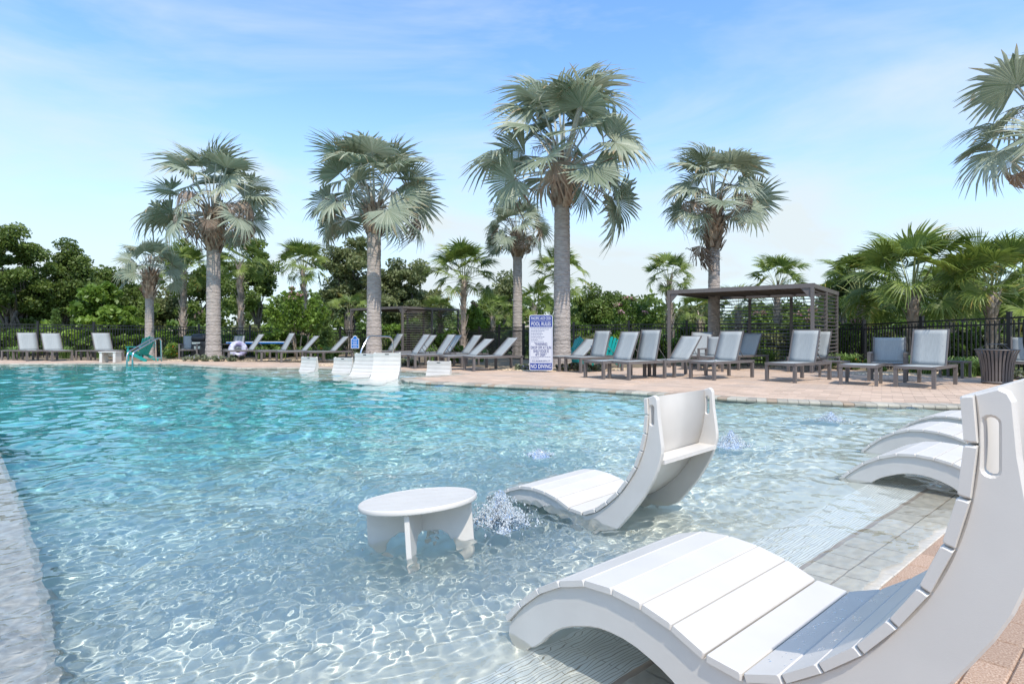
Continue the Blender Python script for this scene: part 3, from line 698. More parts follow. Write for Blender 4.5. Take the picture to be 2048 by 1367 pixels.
# (u of the hinge centre, distance of the hinge, heading foot->head in degrees, back angle, label)
LNG = [(1856, 11.6, 40, 74, 'rightmost grey sun lounger, next to the slatted bin'),
       (1603, 12.9, 36, 73, 'tall grey sun lounger back in front of the right pergola corner post'),
       (1632, 16.0, 36, 70, 'sun lounger half hidden behind the tall lounger at the pergola corner'),
       (1450, 13.6, 36, 68, 'sun lounger in front of the striped lounger and left of the pergola front'),
       (1492, 17.3, 36, 60, 'sun lounger striped by the pergola slat shadows'),
       (1358, 14.2, 34, 50, 'low reclined sun lounger before the left post of the right pergola'),
       (1400, 17.4, 60, 66, 'small sun lounger back behind the low reclined one at the right pergola'),
       (1292, 13.6, 34, 76, 'upright sun lounger left of the low reclined one, tallest of its row'),
       (1243, 13.9, 34, 66, 'sun lounger leaning back, second from the tall sabal side of the bed'),
       (1195, 16.0, 34, 74, 'slim upright sun lounger in front of the teal chairs'),
       (1155, 16.6, 32, 40, 'nearly flat sun lounger just right of the tallest palm trunk'),
       (994, 16.6, 29, 44, 'dark shaded sun lounger left of the pool rules sign'),
       (944, 17.0, 29, 40, 'sun lounger second to the left of the pool rules sign'),
       (930, 18.6, 29, 52, 'pale sun lounger back behind the second one left of the rules sign'),
       (878, 17.8, 29, 55, 'sun lounger in palm shade, between the left pergola and the rules sign'),
       (893, 19.8, 29, 52, 'farther sun lounger behind the one in palm shade'),
       (828, 18.2, 28, 55, 'pale sun lounger right of the chrome grab rail'),
       (843, 20.2, 28, 52, 'farther sun lounger behind the pale one right of the grab rail'),
       (781, 21.5, 34, 58, 'sun lounger striped with shade under the left pergola'),
       (665, 21.3, 36, 46, 'dark shaded sun lounger just left of the small blue sign'),
       (607, 21.6, 37, 48, 'dark shaded sun lounger, second left of the small blue sign'),
       (566, 22.2, 40, 62, 'pale upright sun lounger, third left of the small blue sign'),
       (501, 22.6, 42, 56, 'pale sun lounger nearest the blue and white ring'),
       (58, 22.6, 146, 66, 'leftmost frontal sun lounger by the far left fence'),
       (107, 22.5, 146, 62, 'second sun lounger from the left along the far left fence'),
       (208, 22.4, 146, 64, 'sun lounger behind the small white table at the far left'),
       ]
for k, (u, Zd, hd, ang, lb_) in enumerate(LNG):
    hd = math.radians(hd); x, y = at(u, Zd); loc = (x - HINGE * math.cos(hd), y - HINGE * math.sin(hd), 0.0)
    if L0 is None: o = L0 = make_lounger(lb_); o.location = loc; o.rotation_euler = (0, 0, hd)
    else: o = copy_thing(L0, lb_, loc, hd)
    set_angle(o, math.radians(ang))

def make_side_table(label, L=0.5, W=0.5, H=0.4, group='small taupe side tables'):
    t = thing('side_table', label, 'side table', group=group)
    q = MB(); q.box((0, 0, H - 0.02), (L, W, 0.04)); q.ob('table_top', M['frame'], t)
    lm = leg_mesh(H - 0.04, 0.05)
    for x in (-L / 2 + .03, L / 2 - .03):
        for y in (-W / 2 + .03, W / 2 - .03): link('leg', lm, t, (x, y, 0))
    return t
ST = [(1668, 13.8, 0.65, 'taupe side table between the corner lounger and the armchair', 0.9), (25, 23.0, 0.3, 'taupe side table at the far left edge', 0.7), (172, 22.8, 0.3, 'taupe side table between two far left loungers', 0.7),
      (1215, 17.2, 0.6, 'taupe side table behind the leaning loungers near the tallest palm', 0.8), (1910, 13.7, 0.6, 'taupe side table behind the rightmost lounger', 0.8), (635, 22.4, 0.4, 'taupe side table between the two dark shaded loungers', 0.8)]
st0 = None
for u, Zd, rz, lb_, sc_ in ST:
    x, y = at(u, Zd)
    if st0 is None: st0 = make_side_table(lb_, 0.55, 0.5); st0.location = (x, y, 0); st0.rotation_euler = (0, 0, rz)
    else: copy_thing(st0, lb_, (x, y, 0), rz)
def make_armchair(label, group=None):
    t = thing('armchair', label, 'armchair', group=group)
    lm = leg_mesh(0.40, 0.06)
    for x in (0.03, 0.62):
        for y in (-0.33, 0.33): link('leg', lm, t, (x, y, 0))
    q = MB(); q.box((0.325, 0, 0.37), (0.65, 0.60, 0.05)); q.ob('seat_frame', M['frame'], t)
    for y in (-0.33, 0.33):
        q = MB(); q.box((0.325, y, 0.62), (0.66, 0.06, 0.04)); q.box((0.03, y, 0.51), (0.06, 0.058, 0.21)); q.box((0.62, y, 0.51), (0.06, 0.058, 0.21)); q.ob('armrest', M['frame'], t)
    s1 = sling_mesh('seat_sling', 0.58, 0.58); o = link('seat_sling', s1, t, (0.03, 0, 0.41)); thicken(o)
    s2 = sling_mesh('back_sling', 0.56, 0.58); o = link('back_sling', s2, t, (0.60, 0, 0.41), (0, -1.42, 0)); thicken(o)
    q = MB()
    for y in (-.30, .30): q.bar((0.60, y, 0.40), (0.69, y, 0.98), 0.025, 0.03)
    q.ob('back_frame', M['frame'], t)
    return t
x, y = at(1778, 12.9); hd = math.radians(52)
arm0 = make_armchair('grey sling armchair with square arms behind the footstool, left of the rightmost lounger', 'sling armchairs'); arm0.location = (x - .6 * math.cos(hd), y - .6 * math.sin(hd), 0); arm0.rotation_euler = (0, 0, hd)
def make_ottoman(label):
    t = thing('footstool', label, 'footstool')
    lm = leg_mesh(0.38, 0.06)
    for x in (-.42, .42):
        for y in (-.31, .31): link('leg', lm, t, (x, y, 0))
    q = MB()
    for y in (-.32, .32): q.box((0, y, 0.39), (0.92, 0.04, 0.06))
    for x in (-.44, .44): q.box((x, 0, 0.388), (0.04, 0.598, 0.055))
    q.ob('frame', M['frame'], t); o = link('seat_sling', sling_mesh('seat_sling', 0.84, 0.58), t, (-0.42, 0, 0.412)); thicken(o)
    return t
x, y = at(1722, 11.9); ot = make_ottoman('long grey sling footstool in front of the armchair'); ot.location = (x, y, 0); ot.rotation_euler = (0, 0, hd)
for u, Zd, rz, lb_ in ((376, 24.0, 1.9, 'taupe sling armchair at the fence left of the widest near palm trunk'), (453, 24.0, 1.2, 'dark sling armchair at the fence right of the palm trunk and left of the ring'), (1420, 15.9, 0.9, 'sling armchair behind the low lounger in front of the right pergola'), (2062, 13.0, 0.9, 'sling armchair cut off by the right picture edge behind the bin')):
    x, y = at(u, Zd); copy_thing(arm0, lb_, (x, y, 0), rz)

# ------------------------------------------------------------------ slatted bin
def make_bin(label):
    t = thing('litter_bin', label, 'litter bin'); n = 30
    prof = [(0.255, 0.04), (0.262, 0.25), (0.285, 0.45), (0.325, 0.62), (0.365, 0.71)]
    for k in range(n):
        a = 2 * PI * k / n; ca_, sa_ = math.cos(a), math.sin(a); q = MB(); vs = []
        for r, z in prof:
            for (w, dr) in ((-.019, -.004), (.019, -.004), (.019, .004), (-.019, .004)): vs.append(((r + dr) * ca_ - w * sa_, (r + dr) * sa_ + w * ca_, z))
        fs = [(i * 4 + j, i * 4 + (j + 1) % 4, i * 4 + 4 + (j + 1) % 4, i * 4 + 4 + j) for i in range(4) for j in range(4)] + [(3, 2, 1, 0), (16, 17, 18, 19)]
        q.add(vs, fs)
        if k == 0: sm_ = q.mesh('slat', M['frame'])
        link('slat', sm_, t, (0, 0, 0), (0, 0, a))
    q = MB(); q.lathe([(0.345, 0.70), (0.378, 0.70), (0.378, 0.722), (0.345, 0.722), (0.345, 0.70)], 40); q.ob('top_ring', M['frame'], t)
    q = MB(); q.lathe([(0.0, 0.01), (0.262, 0.01), (0.27, 0.03), (0.262, 0.055), (0.24, 0.055)], 40); q.ob('base', M['frame'], t)
    q = MB(); q.lathe([(0.0, 0.05), (0.225, 0.05), (0.235, 0.68), (0.23, 0.69)], 28); q.ob('liner', M['dark'], t)
    q = MB(); q.lathe([(0.0, 0.84), (0.16, 0.835), (0.165, 0.825), (0.0, 0.828)], 28)
    for a in (0.5, 2.6, 4.7): q.bar((0.15 * math.cos(a), 0.15 * math.sin(a), 0.83), (0.34 * math.cos(a), 0.34 * math.sin(a), 0.715), 0.008, 0.008)
    q.ob('lid', M['frame'], t)
    return t
x, y = at(1994, 12.0); bn = make_bin('dark taupe slatted litter bin with flared rim at the right of the deck'); bn.location = (x, y, 0.0)

# ------------------------------------------------------------------ pergolas
U1 = Vector((-0.787, 0.617, 0)); U2 = Vector((0.617, 0.787, 0))
def make_pergola(label, loc, Lf=4.05, Ls=3.9, H=2.42):
    t = thing('pergola', label, 'pergola', group='dark slatted pergolas')
    pw_ = 0.085
    corners = [(0, 0), (Lf, 0), (0, Ls), (Lf, Ls)]
    pm_ = MB().box((0, 0, (H - 0.12) / 2), (pw_, pw_, H - 0.12)).mesh('post', M['frame'])
    # local x along the front (to the left), y to the back
    for a_, b_ in corners + [(Lf / 3, Ls), (2 * Lf / 3, Ls), (0, Ls / 2)]: link('post', pm_, t, (a_, b_, 0))
    for p0, p1 in (((-.06, 0), (Lf + .06, 0)), ((-.06, Ls), (Lf + .06, Ls))):
        MB().bar((*p0, H - .06), (*p1, H - .06), 0.07, 0.12).ob('beam', M['frame'], t)
    for x in (0, Lf): MB().bar((x, 0.036, H - .06), (x, Ls - 0.036, H - .06), 0.07, 0.118).ob('beam', M['frame'], t)
    # woven roof between the beams
    q = MB(); n = 46
    for k in range(n):
        yy = 0.08 + (Ls - .16) * (k + .5) / n; q.box((Lf / 2, yy, H - .035), (Lf - 0.08, (Ls - .16) / n * 0.93, 0.008))
    for k in range(5): q.box((Lf * (k + .5) / 5, Ls / 2, H - .055), (0.04, Ls - .1, 0.03))
    q.ob('woven_roof', M['mesh_roof'], t, kind='stuff')
    g1 = MB(); g1.add([(0.05, -.012, H - .12), (0.30, -.012, H - .12), (0.05, -.012, H - .40), (0.05, .012, H - .12), (0.30, .012, H - .12), (0.05, .012, H - .40)], [(0, 1, 2), (5, 4, 3), (0, 3, 4, 1), (1, 4, 5, 2), (2, 5, 3, 0)])
    gm = g1.mesh('gusset', M['frame'])
    for (x, y), rz, fl in (((0, 0), 0, 1), ((Lf, 0), PI, 1), ((0, 0), PI / 2, 1), ((Lf, 0), PI / 2, 1)): link('gusset', gm, t, (x, y, 0), (0, 0, rz))
    # slat screens: back and right side
    ns = 19
    sb = MB().box((0, 0, 0), (Lf / 3 - pw_, 0.060, 0.022), Matrix.Rotation(0.2, 3, 'X')).mesh('slat', M['frame'])
    ss_ = MB().box((0, 0, 0), (0.060, Ls / 2 - pw_, 0.022), Matrix.Rotation(0.2, 3, 'Y')).mesh('slat', M['frame'])
    for k in range(ns):
        z = 0.16 + (H - .36) * k / (ns - 1)
        for b_ in range(3): link('slat', sb, t, (Lf * (b_ + .5) / 3, Ls, z))
        for b_ in range(2): link('slat', ss_, t, (0, Ls * (b_ + .5) / 2, z))
    return t
pg = make_pergola('larger dark pergola with slatted screens behind the right loungers', None)
RZ = math.atan2(U1.y, U1.x)
# U2 must be local +y: (-sin, cos) of RZ points back-left; mirror the x axis by using heading of U1 with y = U2
Mx = Matrix(((U1.x, U2.x, 0), (U1.y, U2.y, 0), (0, 0, 1)))
pg.scale = (1, 1, 1)
def pose_pergola(o, loc):
    # right-handed frame: x' = -U1 (to the right), so the part copies are placed mirrored along x
    o.location = loc; o.rotation_euler = (0, 0, math.atan2(-U1.y, -U1.x))
for c in pg.children:      # mirror placements so that the screen side is the right-hand one
    if c.name.startswith('gusset'):
        c.rotation_euler.z = PI - c.rotation_euler.z if abs(c.rotation_euler.z - PI / 2) > .1 else c.rotation_euler.z
    c.location.x = -c.location.x
    if c.name.startswith(('beam', 'woven')): 
        if c.data.users == 1: c.data.transform(Matrix.Scale(-1, 4, (1, 0, 0))); c.data.flip_normals()
x, y = at(1625, 15.4); pose_pergola(pg, (x, y, 0))
x, y = at(805, 27.5); pg2 = copy_thing(pg, 'smaller looking dark pergola far back, left of centre behind the blue sign', (x, y, -0.02), pg.rotation_euler.z)

# ------------------------------------------------------------------ black picket fences
PK = MB().box((0, 0, 0.72), (0.026, 0.026, 1.40)).mesh('picket', M['black'])
PO = MB().box((0, 0, 0.80), (0.085, 0.085, 1.60)); PO.box((0, 0, 1.61), (0.10, 0.10, 0.03)); PO = PO.mesh('post', M['black'])
def fence(label, pts, npick):
    f0 = thing('picket_fence', label, 'fence', (*at(pts[0][0], pts[0][1]), 0.0), group='black metal pool fences'); base = f0.location.copy()
    P = []
    for u, Zd, vt in pts: x, y = at(u, Zd); P.append(np.array([x, y, ht(vt, Zd) - 1.52]))
    cumd = [0]
    for a_, b_ in zip(P[:-1], P[1:]): cumd.append(cumd[-1] + np.linalg.norm((b_ - a_)[:2]))
    def pos(d): return np.array([np.interp(d, cumd, [p[k] for p in P]) for k in range(3)])
    nb = max(1, round(cumd[-1] / 2.2)); step = cumd[-1] / nb; cntp = 0; stuff = MB()
    for k in range(nb + 1):
        p = pos(k * step); q = pos(min(cumd[-1], k * step + .1)) - pos(max(0, k * step - .1)); a = math.atan2(q[1], q[0])
        link('post', PO, f0, Vector(p) - base, (0, 0, a))
        if k < nb:
            p2 = pos((k + 1) * step)
            for z in (0.16, 1.32, 1.47): MB().bar(Vector(p) - base + Vector((0, 0, z)), Vector(p2) - base + Vector((0, 0, z)), 0.034, 0.042).ob('rail', M['black'], f0)
            ni = 20
            for m_ in range(1, ni):
                w = p + (p2 - p) * m_ / ni
                if cntp < npick: link('picket', PK, f0, Vector(w) - base, (0, 0, a)); cntp += 1
                else: stuff.box(Vector(w) - base + Vector((0, 0, 0.72)), (0.026, 0.026, 1.40))
    if stuff.v: stuff.ob('picket_run', M['black'], f0, kind='stuff')
    return f0
fence('black picket fence on the right, running from the tall palm to the right picture edge', [(2240, 11.8, 618), (2048, 13.6, 630), (1838, 16.0, 639.6), (1745, 17.6, 645), (1680, 19.4, 648), (1560, 20.4, 646), (1410, 21.4, 645), (1260, 22.0, 646), (1139, 22.6, 649), (1047, 23.4, 652)], 240)
fence('black picket fence across the back of the left half', [(-160, 24.2, 643), (0, 24.8, 645.5), (200, 25.6, 648), (420, 26.4, 652), (560, 27.2, 655), (700, 29.6, 658), (860, 33.6, 660), (901, 31.5, 663), (945, 28.0, 658), (1001, 25.2, 653), (1047, 23.4, 652)], 280)

# ------------------------------------------------------------------ signs
def text(parent, body, size, loc, m, align='CENTER', sx_=1.0):
    cu = bpy.data.curves.new('lettering', 'FONT'); cu.body = body; cu.size = size; cu.align_x = align; cu.align_y = 'CENTER'; cu.extrude = 0.0008; cu.offset = size * 0.018; cu.space_character = 1.02
    tmp = bpy.data.objects.new('tmp', cu); COL.objects.link(tmp); bpy.context.view_layer.update(); me = bpy.data.meshes.new_from_object(tmp); bpy.data.objects.remove(tmp)
    me.materials.clear(); me.materials.append(m); o = bpy.data.objects.new('lettering', me); COL.objects.link(o); o.parent = parent; o.location = loc; o.rotation_euler = (PI / 2, 0, 0); o.scale = (sx_, 1, 1); return o
def rrect(w, h, r, n=5):
    P = []
    for cx, cz, a0 in ((w / 2 - r, h / 2 - r, 0), (-w / 2 + r, h / 2 - r, PI / 2), (-w / 2 + r, -h / 2 + r, PI), (w / 2 - r, -h / 2 + r, 1.5 * PI)):
        for k in range(n): a = a0 + PI / 2 * k / (n - 1); P.append((cx + r * math.cos(a), cz + r * math.sin(a)))
    return P
def flat(poly, y0, y1, name, m, parent):
    q = MB(); n = len(poly); q.add([(p[0], y0, p[1]) for p in poly] + [(p[0], y1, p[1]) for p in poly], [tuple(range(n)), tuple(range(2 * n - 1, n - 1, -1))] + [(k, n + k, n + (k + 1) % n, (k + 1) % n) for k in range(n)])
    me = q.mesh(name, m); bm = bmesh.new(); bm.from_mesh(me); bmesh.ops.recalc_face_normals(bm, faces=bm.faces); bm.to_mesh(me); bm.free(); return link(name, me, parent)
ZS = 15.6; x, y = at(1082, ZS); k_ = ZS / F
sg = thing('pool_rules_sign', 'blue and white pool rules sign standing beside the tallest palm trunk', 'sign', (x, y, ht(685, ZS)), rz=-0.06)
W_, H_ = 47 * k_, 111 * k_
flat(rrect(W_, H_, 0.055), 0, 0.012, 'sign_panel', M['signwhite'], sg)
e1 = 0.018
top_h = 24 * k_; bot_h = 14 * k_
def band(z0, z1, r_top, r_bot, name):
    w = W_ / 2 - e1; r = 0.04; P = []
    P += [(w - r + r * math.cos(a), z1 - r + r * math.sin(a)) for a in np.linspace(0, PI / 2, 5)] + [(-w + r + r * math.cos(a), z1 - r + r * math.sin(a)) for a in np.linspace(PI / 2, PI, 5)] if r_top else [(w, z1), (-w, z1)]
    P += [(-w + r + r * math.cos(a), z0 + r + r * math.sin(a)) for a in np.linspace(PI, 1.5 * PI, 5)] + [(w - r + r * math.cos(a), z0 + r + r * math.sin(a)) for a in np.linspace(1.5 * PI, 2 * PI, 5)] if r_bot else [(-w, z0), (w, z0)]
    flat(P, -0.002, 0.0, name, M['blue'], sg)
zt, zb = H_ / 2 - e1, -H_ / 2 + e1
band(zt - top_h + e1, zt, True, False, 'blue_panel'); band(zb, zb + bot_h - e1 * .3, False, True, 'blue_panel')
# thin blue outline at the sides
for s_ in (-1, 1): flat([(s_ * (W_ / 2 - e1), zb + .05), (s_ * (W_ / 2 - e1 - .006), zb + .05), (s_ * (W_ / 2 - e1 - .006), zt - .05), (s_ * (W_ / 2 - e1), zt - .05)], -0.0019, 0.0, 'blue_line', M['blue'], sg)
def row(v): return (685.5 - v) * k_
text(sg, 'PACIFIC ACE CDD', 0.108, (0, -0.003, row(637)), M['signwhite'], sx_=0.60)
flat([(-.27, row(641.8) - .003), (.27, row(641.8) - .003), (.27, row(641.8) + .003), (-.27, row(641.8) + .003)], -0.003, -0.002, 'rule_line', M['signwhite'], sg)
text(sg, 'POOL RULES', 0.145, (0, -0.003, row(648.3)), M['signwhite'], sx_=0.64)
for k, tx_ in enumerate(('"WARNING:', 'DROP OFF AT SUN', 'SHELF EDGE IS', '4FT DEEP."')): text(sg, tx_, 0.112, (0, -0.002, row(688.5 + 7.1 * k)), M['signink'], sx_=0.58)
text(sg, 'POOL MAXIMUM DEPTH: 5 FT', 0.062, (0, -0.002, row(722.3)), M['signink'], sx_=0.60)
text(sg, 'NO DIVING', 0.155, (0, -0.003, row(733)), M['signwhite'], sx_=0.70)
rr_ = random.Random(4)
q = MB()      # the unreadable fine print, as broken strokes
for v, w in ((656, .54), (659, .49), (662, .34), (665, .27), (668, .30), (671, .26), (674, .36), (677, .30), (680, .16), (683, .34), (714, .52), (717.2, .18)):
    xx = -0.27
    while xx < -0.27 + w:
        ww = rr_.uniform(.02, .055); q.box((xx + ww / 2, -0.001, row(v)), (ww, 0.002, 0.012)); xx += ww + .012
q.ob('fine_print', M['signink'], sg)
MB().box((0, 0.03, -H_ / 2 + 0.35), (0.05, 0.03, 0.9)).ob('post', M['frame'], sg)

ZS2 = 19.0; x, y = at(710, ZS2); k2_ = ZS2 / F
s2 = thing('notice_sign', 'small royal blue notice sign with arched top on a thin stake', 'sign', (x, y, ht(685, ZS2)), rz=0.1)
w, h = 8 * k2_, 11 * k2_
def arch_poly(w, h, top): return [(-w, -h), (w, -h), (w, h * .72), (w * .62, h * .78)] + [(w * .55 * math.cos(a), h * .82 + top * math.sin(a)) for a in np.linspace(0.1, PI - 0.1, 7)] + [(-w * .62, h * .78), (-w, h * .72)]
flat(arch_poly(w, h * 1.05, .085), 0, 0.01, 'sign_panel', M['signwhite'], s2); flat([(p[0] * .86, p[1] * .9 - .003) for p in arch_poly(w, h * 1.05, .085)], -0.002, 0, 'blue_panel', M['blue2'], s2)
text(s2, 'PLEASE', 0.055, (0, -0.003, h * .52), M['signwhite'], sx_=.85)
q = MB()
for r__, wd in ((.18, .16), (-.14, .13), (-.42, .19), (-.72, .12)):
    xx = -wd / 2
    while xx < wd / 2 - .01: ww = rr_.uniform(.02, .045); q.box((xx + ww / 2, -0.003, h * r__), (ww, 0.002, 0.022)); xx += ww + .012
q.ob('fine_print', M['signwhite'], s2)
MB().tube([(0, 0.012, -h), (0, 0.012, -ht(685, ZS2) - 0.1)], 0.008, 6).ob('stake', M['black'], s2)

# ------------------------------------------------------------------ rails
def arc_pts(P, r=0.12, n=5):
    P = [Vector(p) for p in P]; out = [P[0]]
    for i in range(1, len(P) - 1):
        a = (P[i - 1] - P[i]).normalized(); b = (P[i + 1] - P[i]).normalized(); rr = min(r, (P[i - 1] - P[i]).length * .45, (P[i + 1] - P[i]).length * .45)
        p0, p2 = P[i] + a * rr, P[i] + b * rr
        for k in range(n + 1): t = k / n; out.append(p0 * (1 - t) ** 2 + P[i] * 2 * t * (1 - t) + p2 * t * t)
    out.append(P[-1]); return out
def px3(u, v, Zd): x, y = at(u, Zd); return Vector((x, y, ht(v, Zd)))
hr = thing('handrail', 'pair of bent chrome entry rails at the far left pool corner', 'handrail', (*at(290, 20.6), 0))
for du, dz in ((0, 0), (11, -1.0)):
    pts = [px3(254 + du, 736, 19.3 + dz), px3(254 + du, 705, 19.3 + dz), px3(302 + du, 677, 20.5 + dz), px3(311 + du, 676.5, 20.9 + dz)] + [px3(312 + du, 722, 21.0 + dz)]
    MB().tube([p - hr.location for p in arc_pts(pts, 0.16)], 0.026, 10).ob('rail', M['steel'], hr)
MB().tube([px3(303, 715, 20.4) - hr.location, px3(322, 715, 20.0) - hr.location], 0.018, 8).ob('cross_bar', M['steel'], hr)
gr_ = thing('grab_rail', 'arched chrome grab rail behind the tall white chaises on the far shelf', 'handrail', (*at(750, 16.2), 0))
pts = [px3(721, 740, 15.6), px3(721, 703, 15.6), px3(737, 672, 15.9), px3(780, 673.5, 16.6), px3(786, 682, 16.8), px3(786, 722, 16.8)]
MB().tube([p - gr_.location for p in arc_pts(pts, 0.14)], 0.026, 10).ob('rail', M['steel'], gr_)

# ------------------------------------------------------------------ teal chairs, grill, ring, table tennis table, white bench table
def make_adirondack(label):
    t = thing('garden_chair', label, 'garden chair', group='teal plastic garden chairs')
    for k in range(5): 
        a = (k - 2) * 0.10; MB().box((0.24, (k - 2) * 0.105, 0.62 - abs(k - 2) * 0.02), (0.02, 0.092, 0.74 - abs(k - 2) * .05), Matrix.Rotation(0.42, 3, 'Y') @ Matrix.Rotation(-a * .6, 3, 'X')).ob('back_slat', M['teal'], t)
    for k in range(4): MB().box((-0.30 + k * 0.115, 0, 0.36 - k * 0.03), (0.10, 0.5, 0.02)).ob('seat_slat', M['teal'], t)
    for y in (-.29, .29):
        MB().box((-0.04, y, 0.56), (0.68, 0.12, 0.022)).ob('armrest', M['teal'], t); MB().box((-0.32, y, 0.275), (0.09, 0.03, 0.55)).ob('leg', M['teal'], t)
        MB().bar((-0.30, y * .9, 0.33), (0.52, y * .9, 0.02), 0.03, 0.11).ob('leg', M['teal'], t)
    return t
ad0 = None
for u, Zd, rz, lb_ in ((1212, 17.9, 0.9, 'teal garden chair behind the slim upright lounger'), (1140, 19.6, 0.4, 'teal garden chair peeking past the tallest palm trunk'), (283, 22.0, -0.25, 'teal garden chair behind the far left entry rails')):
    x, y = at(u, Zd)
    if ad0 is None: ad0 = make_adirondack(lb_); ad0.location = (x, y, 0); ad0.rotation_euler = (0, 0, rz)
    else: copy_thing(ad0, lb_, (x, y, 0), rz)
wt = thing('bench_table', 'small white rectangular table at the pool edge beside the entry rails', 'table', (*at(221, 20.9), 0), 0.1)
MB().box((0, 0, 0.39), (0.60, 0.42, 0.03)).ob('table_top', M['white'], wt)
for x_ in (-.2, 0.2): MB().box((x_ * 1.15, 0, 0.19), (0.09, 0.38, 0.37)).ob('leg', M['white'], wt)
MB().box((0, 0.12, 0.3), (0.36, 0.03, 0.14)).ob('apron', M['white'], wt)
gl = thing('barbecue_grill', 'dark barbecue grill with pale panels left of the widest near palm trunk', 'grill', (*at(403, 24.6), 0), 0.0)
MB().box((0, 0, 0.42), (0.62, 0.5, 0.62)).ob('cabinet', M['dark'], gl); MB().box((-.1, -.253, 0.66), (0.36, 0.01, 0.08)).ob('control_panel', M['steel'], gl); MB().box((-.05, -.253, 0.45), (0.26, 0.01, 0.16)).ob('drawer', M['steel'], gl)
q = MB(); q.tube([(-.34, 0, .86), (.34, 0, .86)], .19, 14); q.ob('hood', M['dark'], gl)
for x_ in (-.27, .27): MB().box((x_, 0, 0.06), (0.06, 0.4, 0.12)).ob('leg', M['dark'], gl)
rg = thing('swim_ring', 'white and violet swim ring leaning by the far left lounger', 'swim ring', (*at(476, 23.0), 0.42), rot=(PI / 2 - .1, 0, .5))
M['ring'] = mat('ring_print', (0.75, 0.75, 0.82), 0.35, color2=(0.25, 0.22, 0.36), scale=5, detail=1)
q = MB(); q.lathe([(0.24 + 0.115 * math.cos(a), 0.115 * math.sin(a)) for a in np.linspace(0, 2 * PI, 13)], 28); q.ob('ring', M['ring'], rg)
MB().box((0.36, 0, -0.0), (0.05, 0.06, 0.05)).ob('valve', M['white'], rg)
tt = thing('games_table', 'long thin pale games table with blue edge behind the far loungers', 'games table', (*at(522, 25.2), 0), 0.1)
MB().box((0, 0, 0.70), (2.5, 1.2, 0.03)).ob('table_top', mat('pale_top', (0.5, 0.55, 0.58), 0.4), tt); MB().box((0, -0.61, 0.66), (2.5, 0.015, 0.05)).ob('edge_strip', M['blue2'], tt)
for x_ in (-1.0, 1.0):
    for y_ in (-.5, .5): MB().box((x_, y_, 0.34), (0.05, 0.05, 0.685)).ob('leg', M['dark'], tt)
MB().box((0.0, 0, 0.86), (0.03, 0.03, 0.3)).ob('net_post', M['dark'], tt)
# far roof beyond the fence
hs = thing('distant_house', 'low tan roof of a house beyond the fence, left of the rules sign', 'house', (*at(1000, 62), 0), -0.1)
q = MB(); zr = ht(640, 62); ze = ht(655, 62); q.add([(-4.4, -3, ze), (4.2, -3, ze), (4.2, 5, ze), (-4.4, 5, ze), (-1, 1, zr), (3.0, 1, zr)], [(0, 1, 5, 4), (1, 2, 5), (2, 3, 4, 5), (3, 0, 4), (3, 2, 1, 0)]); q.ob('roof', M['tan_roof'], hs)
MB().box((-.1, 1, ze / 2), (7.6, 7.0, ze - 0.02)).ob('wall', M['cream'], hs)
h2 = thing('parked_caravan', 'white low shape of a parked trailer beyond the fence behind the sabal palms', 'trailer', (*at(352, 46), 0), 0.15)
MB().box((0, 0, 1.0), (3.4, 1.8, 0.9)).ob('body', M['cream'], h2); MB().box((0, 0, 1.47), (3.5, 1.9, 0.06)).ob('roof', M['white'], h2)
for x_ in (-1, 1): q = MB(); q.tube([(x_, -.95, .3), (x_, -.8, .3)], .3, 14); q.ob('wheel', M['dark'], h2)

